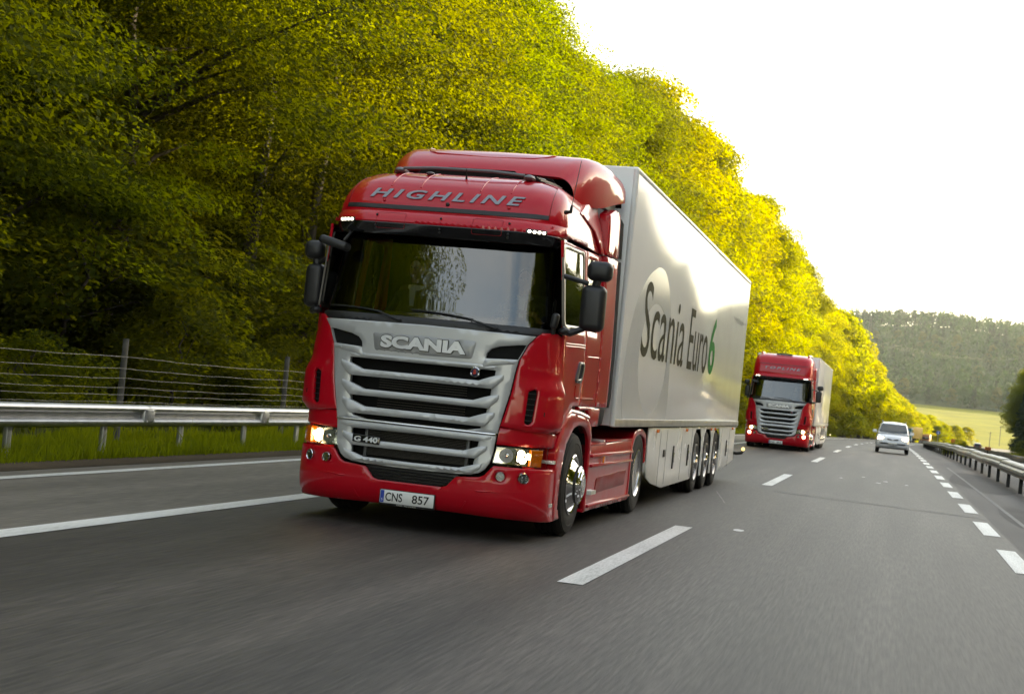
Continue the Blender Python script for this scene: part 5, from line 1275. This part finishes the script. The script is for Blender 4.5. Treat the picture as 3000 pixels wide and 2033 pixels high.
    b = MB(); b.box((0, 3.13+L, 2.5), (2*W, .06, 2.9), .01); b.build('rear_door', WHITE2, T, 30)
    b = MB(); b.box((0, 3.13+L-.05, .72), (2.45, .08, .30), .02); b.build('rear_bumper', GREYP, T, 30)
    for s in (-1, 1):
        b = MB(); b.box((s*.95, 3.13+L+.02, .76), (.40, .05, .14), .015); b.build('tail_light', mat('tail_red', (.4, .01, .01), .2, coat=1), T, 30)
        b = MB(); b.tube([(s*1.12, 16.66, .55), (s*1.30, 16.74, .53), (s*1.40, 16.78, .55), (s*1.42, 16.78, .60)], .03, 8); am = b.build('marker_arm', RUB, T)
        b = MB(); b.ell((s*1.425, 16.76, .63), (.04, .03, .04), None, 12, 8); b.build('marker_lamp', mat('marker_glow', (1, .95, .8), .3, emit=(1, .8, .3), estr=.25), am)
    for ch in T.children: ch.location = (ch.location.x, ch.location.y-3.12, ch.location.z)
    return T

truck = build_truck()
first_kids = set(o.name for o in truck.children)
truck2 = copy_tree(truck, None, ('roof', 'plate_letters', 'number_plate', 'model_letters', 'roof_deflector', 'radio_aerial'))
high_roof_parts(truck); top_roof_parts(truck2)
tag(truck, 'large red truck with HIGHLINE on its roof and plate CNS 857, nearest the camera', 'truck', 'red trucks in convoy')
P2 = Vector((-.06, 45.37, 0)); P2.z = zr(45.4)-.02
truck2.location = P2
tag(truck2, 'second red truck with TOPLINE on its tall roof, following behind the first', 'truck', 'red trucks in convoy')
pf = YF(-.045)
pl = patch('number_plate', rnd(sym([(0, .362), (.262, .362), (.262, .242), (0, .242)]), .008, 2), pf, PLATE, truck2, th=.012, g=.2, bev=.002)
patch('plate_frame', rnd(sym([(0, .368), (.270, .368), (.270, .222), (0, .222)]), .008, 2), pf, INK, pl, th=.014, g=.3, bev=.002, off=-.006)
patch('plate_band', [(-.258, .358), (-.222, .358), (-.222, .246), (-.258, .246)], pf, PBLUE, pl, th=.002, g=.3, bev=0, off=.0015)
lettering('plate_letters', 'CNS', .078, -.125, .263, pf, INK, pl, width=.165, bold=.012, th=.002, off=.003)
lettering('plate_letters', '852', .078, .135, .263, pf, INK, pl, width=.165, bold=.012, th=.002, off=.003)
lettering('model_letters', 'R 480', .046, -.452, .782, LF, CHROME, truck2, width=.235, bold=.035, th=.01, off=.056)
for s in (-1, 1):      # the second truck drives with its outer fog lamps lit
    b = MB(); b.ell(tuple(LF(s*sx(1.052), .60, .02)), (.06, .03, .06), None, 14, 8); b.build('fog_light', LAMPON, truck2)
trailer = build_trailer(); trailer2 = copy_tree(trailer, None, ('ring_print', 'side_letters'))
tag(trailer, 'white semi-trailer lettered Scania Euro 6 behind the nearest red truck', 'trailer', 'white box trailers')
trailer2.location = P2+Vector((0, 3.12, 0)); trailer2.scale = (1, 1, .965)
tag(trailer2, 'plain white semi-trailer behind the second red truck', 'trailer', 'white box trailers')
dv = person('person', (.60, 1.27, 1.70), 1, CLOTH, ((-.16, -.36, .36), (.20, -.38, .44)))
tag(dv, 'driver in dark shirt holding the steering wheel behind the windscreen', 'person', 'people in the front truck')
pa = person('person', (-.55, 1.25, 1.72), 2, CLOTH, ((-.16, -.36, .24), (.16, -.36, .25)))
tag(pa, 'passenger in dark polo shirt with white collar and pale cuffs', 'person', 'people in the front truck')

# ------------------------------------------------------------------ cars and the trucks far behind
def build_car(paint):
    """family car facing -y; front bumper at y = 0, length 4.2"""
    T = empty('car'); L = 4.2
    ys = [0, .06, .22, .6, 1.1, 1.6, 2.4, 3.2, 3.8, 4.1, 4.2]
    hw = [(0, .62), (.06, .74), (.22, .82), (.6, .85), (3.4, .85), (4.0, .80), (4.2, .70)]
    tz = [(0, .60), (.06, .70), (.22, .80), (.6, .90), (1.1, .98), (1.6, 1.0), (3.2, 1.02), (4.0, 1.0), (4.2, .92)]
    bz = [(0, .40), (.06, .30), (.22, .24), (4.0, .24), (4.2, .34)]
    def cs(y):
        w_, t, b = ip(y, hw), ip(y, tz), ip(y, bz)
        h = [(w_*.93, b), (w_, b+.12), (w_*1.0, (b+t)/2), (w_*.985, t-.16), (w_*.93, t-.05), (w_*.80, t), (w_*.4, t+.025), (0, t+.03)]
        return [(a, y, z) for a, z in h]+[(-a, y, z) for a, z in reversed(h[:-1])]
    b = MB(); b.loft([cs(y) for y in ys], True, True, True); body = b.build('body', paint, T, 50)
    # cabin
    gy = [(.98, 1.0, .74), (1.35, 1.30, .70), (1.72, 1.50, .64), (2.1, 1.575, .62), (3.0, 1.56, .61), (3.7, 1.40, .62), (4.02, 1.02, .70)]
    def gs(y, t, w_): return [(.80, y, .96), (w_+.03, y, t-.10 if t-.1 > .97 else .975), (w_-.06, y, t-.02), (0, y, t+.015), (-w_+.06, y, t-.02), (-w_-.03, y, t-.10 if t-.1 > .97 else .975), (-.80, y, .96)]
    b = MB(); b.loft([gs(*g) for g in gy], False); b.build('roof', paint, T, 50)
    ws = [(-.71, 1.03), (.71, 1.03), (.60, 1.455), (-.60, 1.455)]
    wsf = lambda x, z, off=0.: Vector((x, 1.035+(z-1.0)*1.27-.012-off+.05*(x/.7)**2-.055, z+.022))
    patch('windscreen', rnd(ws, .06), wsf, mat('car_glass', (.03, .036, .036), .08, 0, 1), T, th=.01, off=.02, bev=.006, g=.2)
    for s in (-1, 1):
        sf = lambda y, z, off=0., s=s: Vector((s*(.825-.30*(z-.98)+off), y, z))
        patch('side_window', rnd([(1.42, 1.03), (1.80, 1.40), (2.3, 1.44), (2.3, 1.03)], .04), sf, MATS['car_glass'], T, th=.01, off=.006, bev=.003, g=.3)
        patch('side_window', rnd([(2.38, 1.03), (2.38, 1.44), (3.1, 1.43), (3.55, 1.28), (3.6, 1.05)], .04), sf, MATS['car_glass'], T, th=.01, off=.006, bev=.003, g=.3)
        b = MB(); b.box((s*.93, 1.38, 1.05), (.22, .10, .15), .04, seg=3); b.tube([(s*.82, 1.36, 1.0), (s*.9, 1.37, 1.02)], .03, 6); b.build('mirror', paint, T, 50)
        b = MB(); b.ell((s*.60, .14, .72), (.155, .10, .095), None, 18, 10); b.build('headlight', LAMPON, T)
        b = MB(); b.ell((s*.755, .26, .70), (.05, .12, .07), None, 12, 8); b.build('indicator', AMB, T)
        b = MB(); b.tube([(s*.60, 1.9, 1.57), (s*.60, 2.2, 1.63), (s*.58, 3.2, 1.61), (s*.58, 3.4, 1.55)], .02, 6); b.build('roof_rail', GREYP, T)
        b = MB(); b.box((s*.62, 4.17, .86), (.24, .10, .22), .03); b.build('tail_light', mat('tail_red', (.4, .01, .01), .2, coat=1), T, 40)
        for y in (.80, 3.35):
            t = MB(); t.lathe([(.17, -.16), (.20, -.18), (.285, -.17), (.305, -.13), (.305, -.04), (.285, .0), (.20, .01), (.17, -.01)], (s*.82, y, .305), 'x', 28, s); w_ = t.build('wheel', RUB, T, 30)
            t = MB(); t.lathe([(.185, -.02), (.18, .0), (.15, -.03), (.05, -.01), (0, 0)], (s*.82, y, .305), 'x', 20, s); t.build('rim', ALU, w_, 30)
    cf = lambda x, z, off=0.: Vector((x, .02+.22*abs(x/.8)**2.6-off, z))
    patch('grille', rnd(sym([(0, .70), (.30, .735), (.26, .66), (.12, .615), (0, .61)]), .02), cf, BLK, T, th=.03, off=.012, bev=.004)
    patch('lower_intake', rnd(sym([(0, .46), (.32, .46), (.30, .37), (0, .36)]), .02), cf, BLK, T, th=.03, off=.02, bev=.004)
    for s in (-1, 1): patch('bumper_corner', rnd([(s*.36, .57), (s*.78, .60), (s*.80, .36), (s*.40, .34)], .04), cf, GREYP, T, th=.03, off=.022, bev=.008)
    for s in (-1, 1): patch('fog_lamp', rnd([(s*.50, .50), (s*.60, .51), (s*.60, .44), (s*.50, .43)], .02), cf, REFL, T, th=.02, off=.034, bev=.004)
    patch('number_plate', sym([(0, .555), (.26, .555), (.26, .475), (0, .475)]), cf, PLATE, T, th=.01, off=.028, bev=0)
    b = MB(); b.ell((0, -.005, .68), (.05, .014, .032), None, 12, 8); b.build('badge', CHROME, T)
    b = MB(); b.box((0, 2.1, .33), (1.5, 3.6, .22)); b.build('underbody', DARK, T)
    b = MB(); b.box((0, 4.03, 1.2), (1.1, .03, .34), .01, Matrix.Rotation(-.5, 3, 'X')); b.build('rear_window', MATS['car_glass'], T)
    return T
CW = mat('car_white', (.58, .61, .65), .25, 0, .9, var=.02)
car = build_car(CW); car.location = RP(4.42, 63.5, .02); tag(car, 'white family car with headlights on, in the lane right of the trucks', 'car')
def repaint(o, m):
    for ch in o.children:
        if ch.name.split('.')[0] in ('body', 'roof', 'mirror'):
            ch.material_slots[0].link = 'OBJECT'; ch.material_slots[0].material = m
for lat, y, m, lb in ((14.5, 430, mat('car_blue', (.25, .33, .5), .25, 0, .9), 'tiny pale blue car driving away on the opposite carriageway'), (16.4, 330, mat('car_dark', (.03, .025, .03), .25, 0, .9), 'tiny dark car driving away on the opposite carriageway')):
    c = copy_tree(car); c.location = RP(lat, y, .02); c.rotation_euler = (0, 0, PI+yawat(y)); repaint(c, m); tag(c, lb, 'car', 'cars on the opposite carriageway')
def far_truck(name, cabm, boxm, H, Lb, cabH, label, box=True):
    T = empty(name)
    b = MB(); b.loft([[(x*w_, y, z) for x, z in rnd([(-1.22, .35), (1.22, .35), (1.22, cabH), (-1.22, cabH)], .18)] for y, w_ in ((.0, .93), (.10, 1), (1.9, 1), (2.0, .97))], True, True, True); b.build('cab', cabm, T, 40)
    gl = mat('dark_glass', (.012, .018, .022), .1, 0, 1)
    b = MB(); b.box((0, -.005, cabH*.66), (2.05, .03, cabH*.24), .01); b.build('windscreen', gl, T, 30)
    b = MB(); b.box((0, -.01, cabH*.33), (1.5, .04, cabH*.20), .02); b.build('grille', BLK, T, 30)
    b = MB(); b.box((0, -.03, .52), (2.4, .14, .42), .06); b.build('bumper', GREYP, T, 40)
    for s in (-1, 1):
        b = MB(); b.ell((s*.92, -.07, .72), (.16, .05, .10), None, 12, 8); b.build('headlight', REFL, T)
        b = MB(); b.box((s*1.36, .25, cabH*.66), (.20, .12, .55), .05); b.build('mirror', BLK, T, 40)
        b = MB(); b.box((s*1.21, .85, cabH*.66), (.03, .9, cabH*.20), .01); b.build('side_window', gl, T, 30)
        for y in (1.1, 4.6, Lb, Lb+1.3): wheel(T, s*1.2, y, .50, s, 'trailer')
    b = MB(); b.box((0, 2.6+Lb/2, 1.15+(H-1.15)/2), (2.5, Lb, H-1.15), .03); b.build('cargo_box' if box else 'load_body', boxm, T, 30)
    b = MB(); b.box((0, 2+Lb/2, .85), (.9, Lb+2, .35)); b.build('chassis', DARK, T)
    return tag(T, label, 'truck', 'trucks far back on the road')
YEL = mat('yellow_tarp', (.62, .42, .10), .5, var=.06); TEAL = mat('teal_paint', (.03, .16, .20), .3, 0, .8); BRN = mat('rust_orange', (.40, .17, .07), .5, var=.15)
t = far_truck('cargo_truck', TEAL, YEL, 4.0, 13, 3.6, 'teal truck with a bright yellow box trailer half hidden by the white car'); t.location = (8.2, 362, zr(362)+.02); t.rotation_euler = (0, 0, -.19)
t = far_truck('delivery_truck', BRN, BRN, 2.9, 5.5, 2.6, 'small rust orange truck farthest back on the road by the median'); t.location = (14.6, 446, zr(446)+.02); t.rotation_euler = (0, 0, yawat(446))
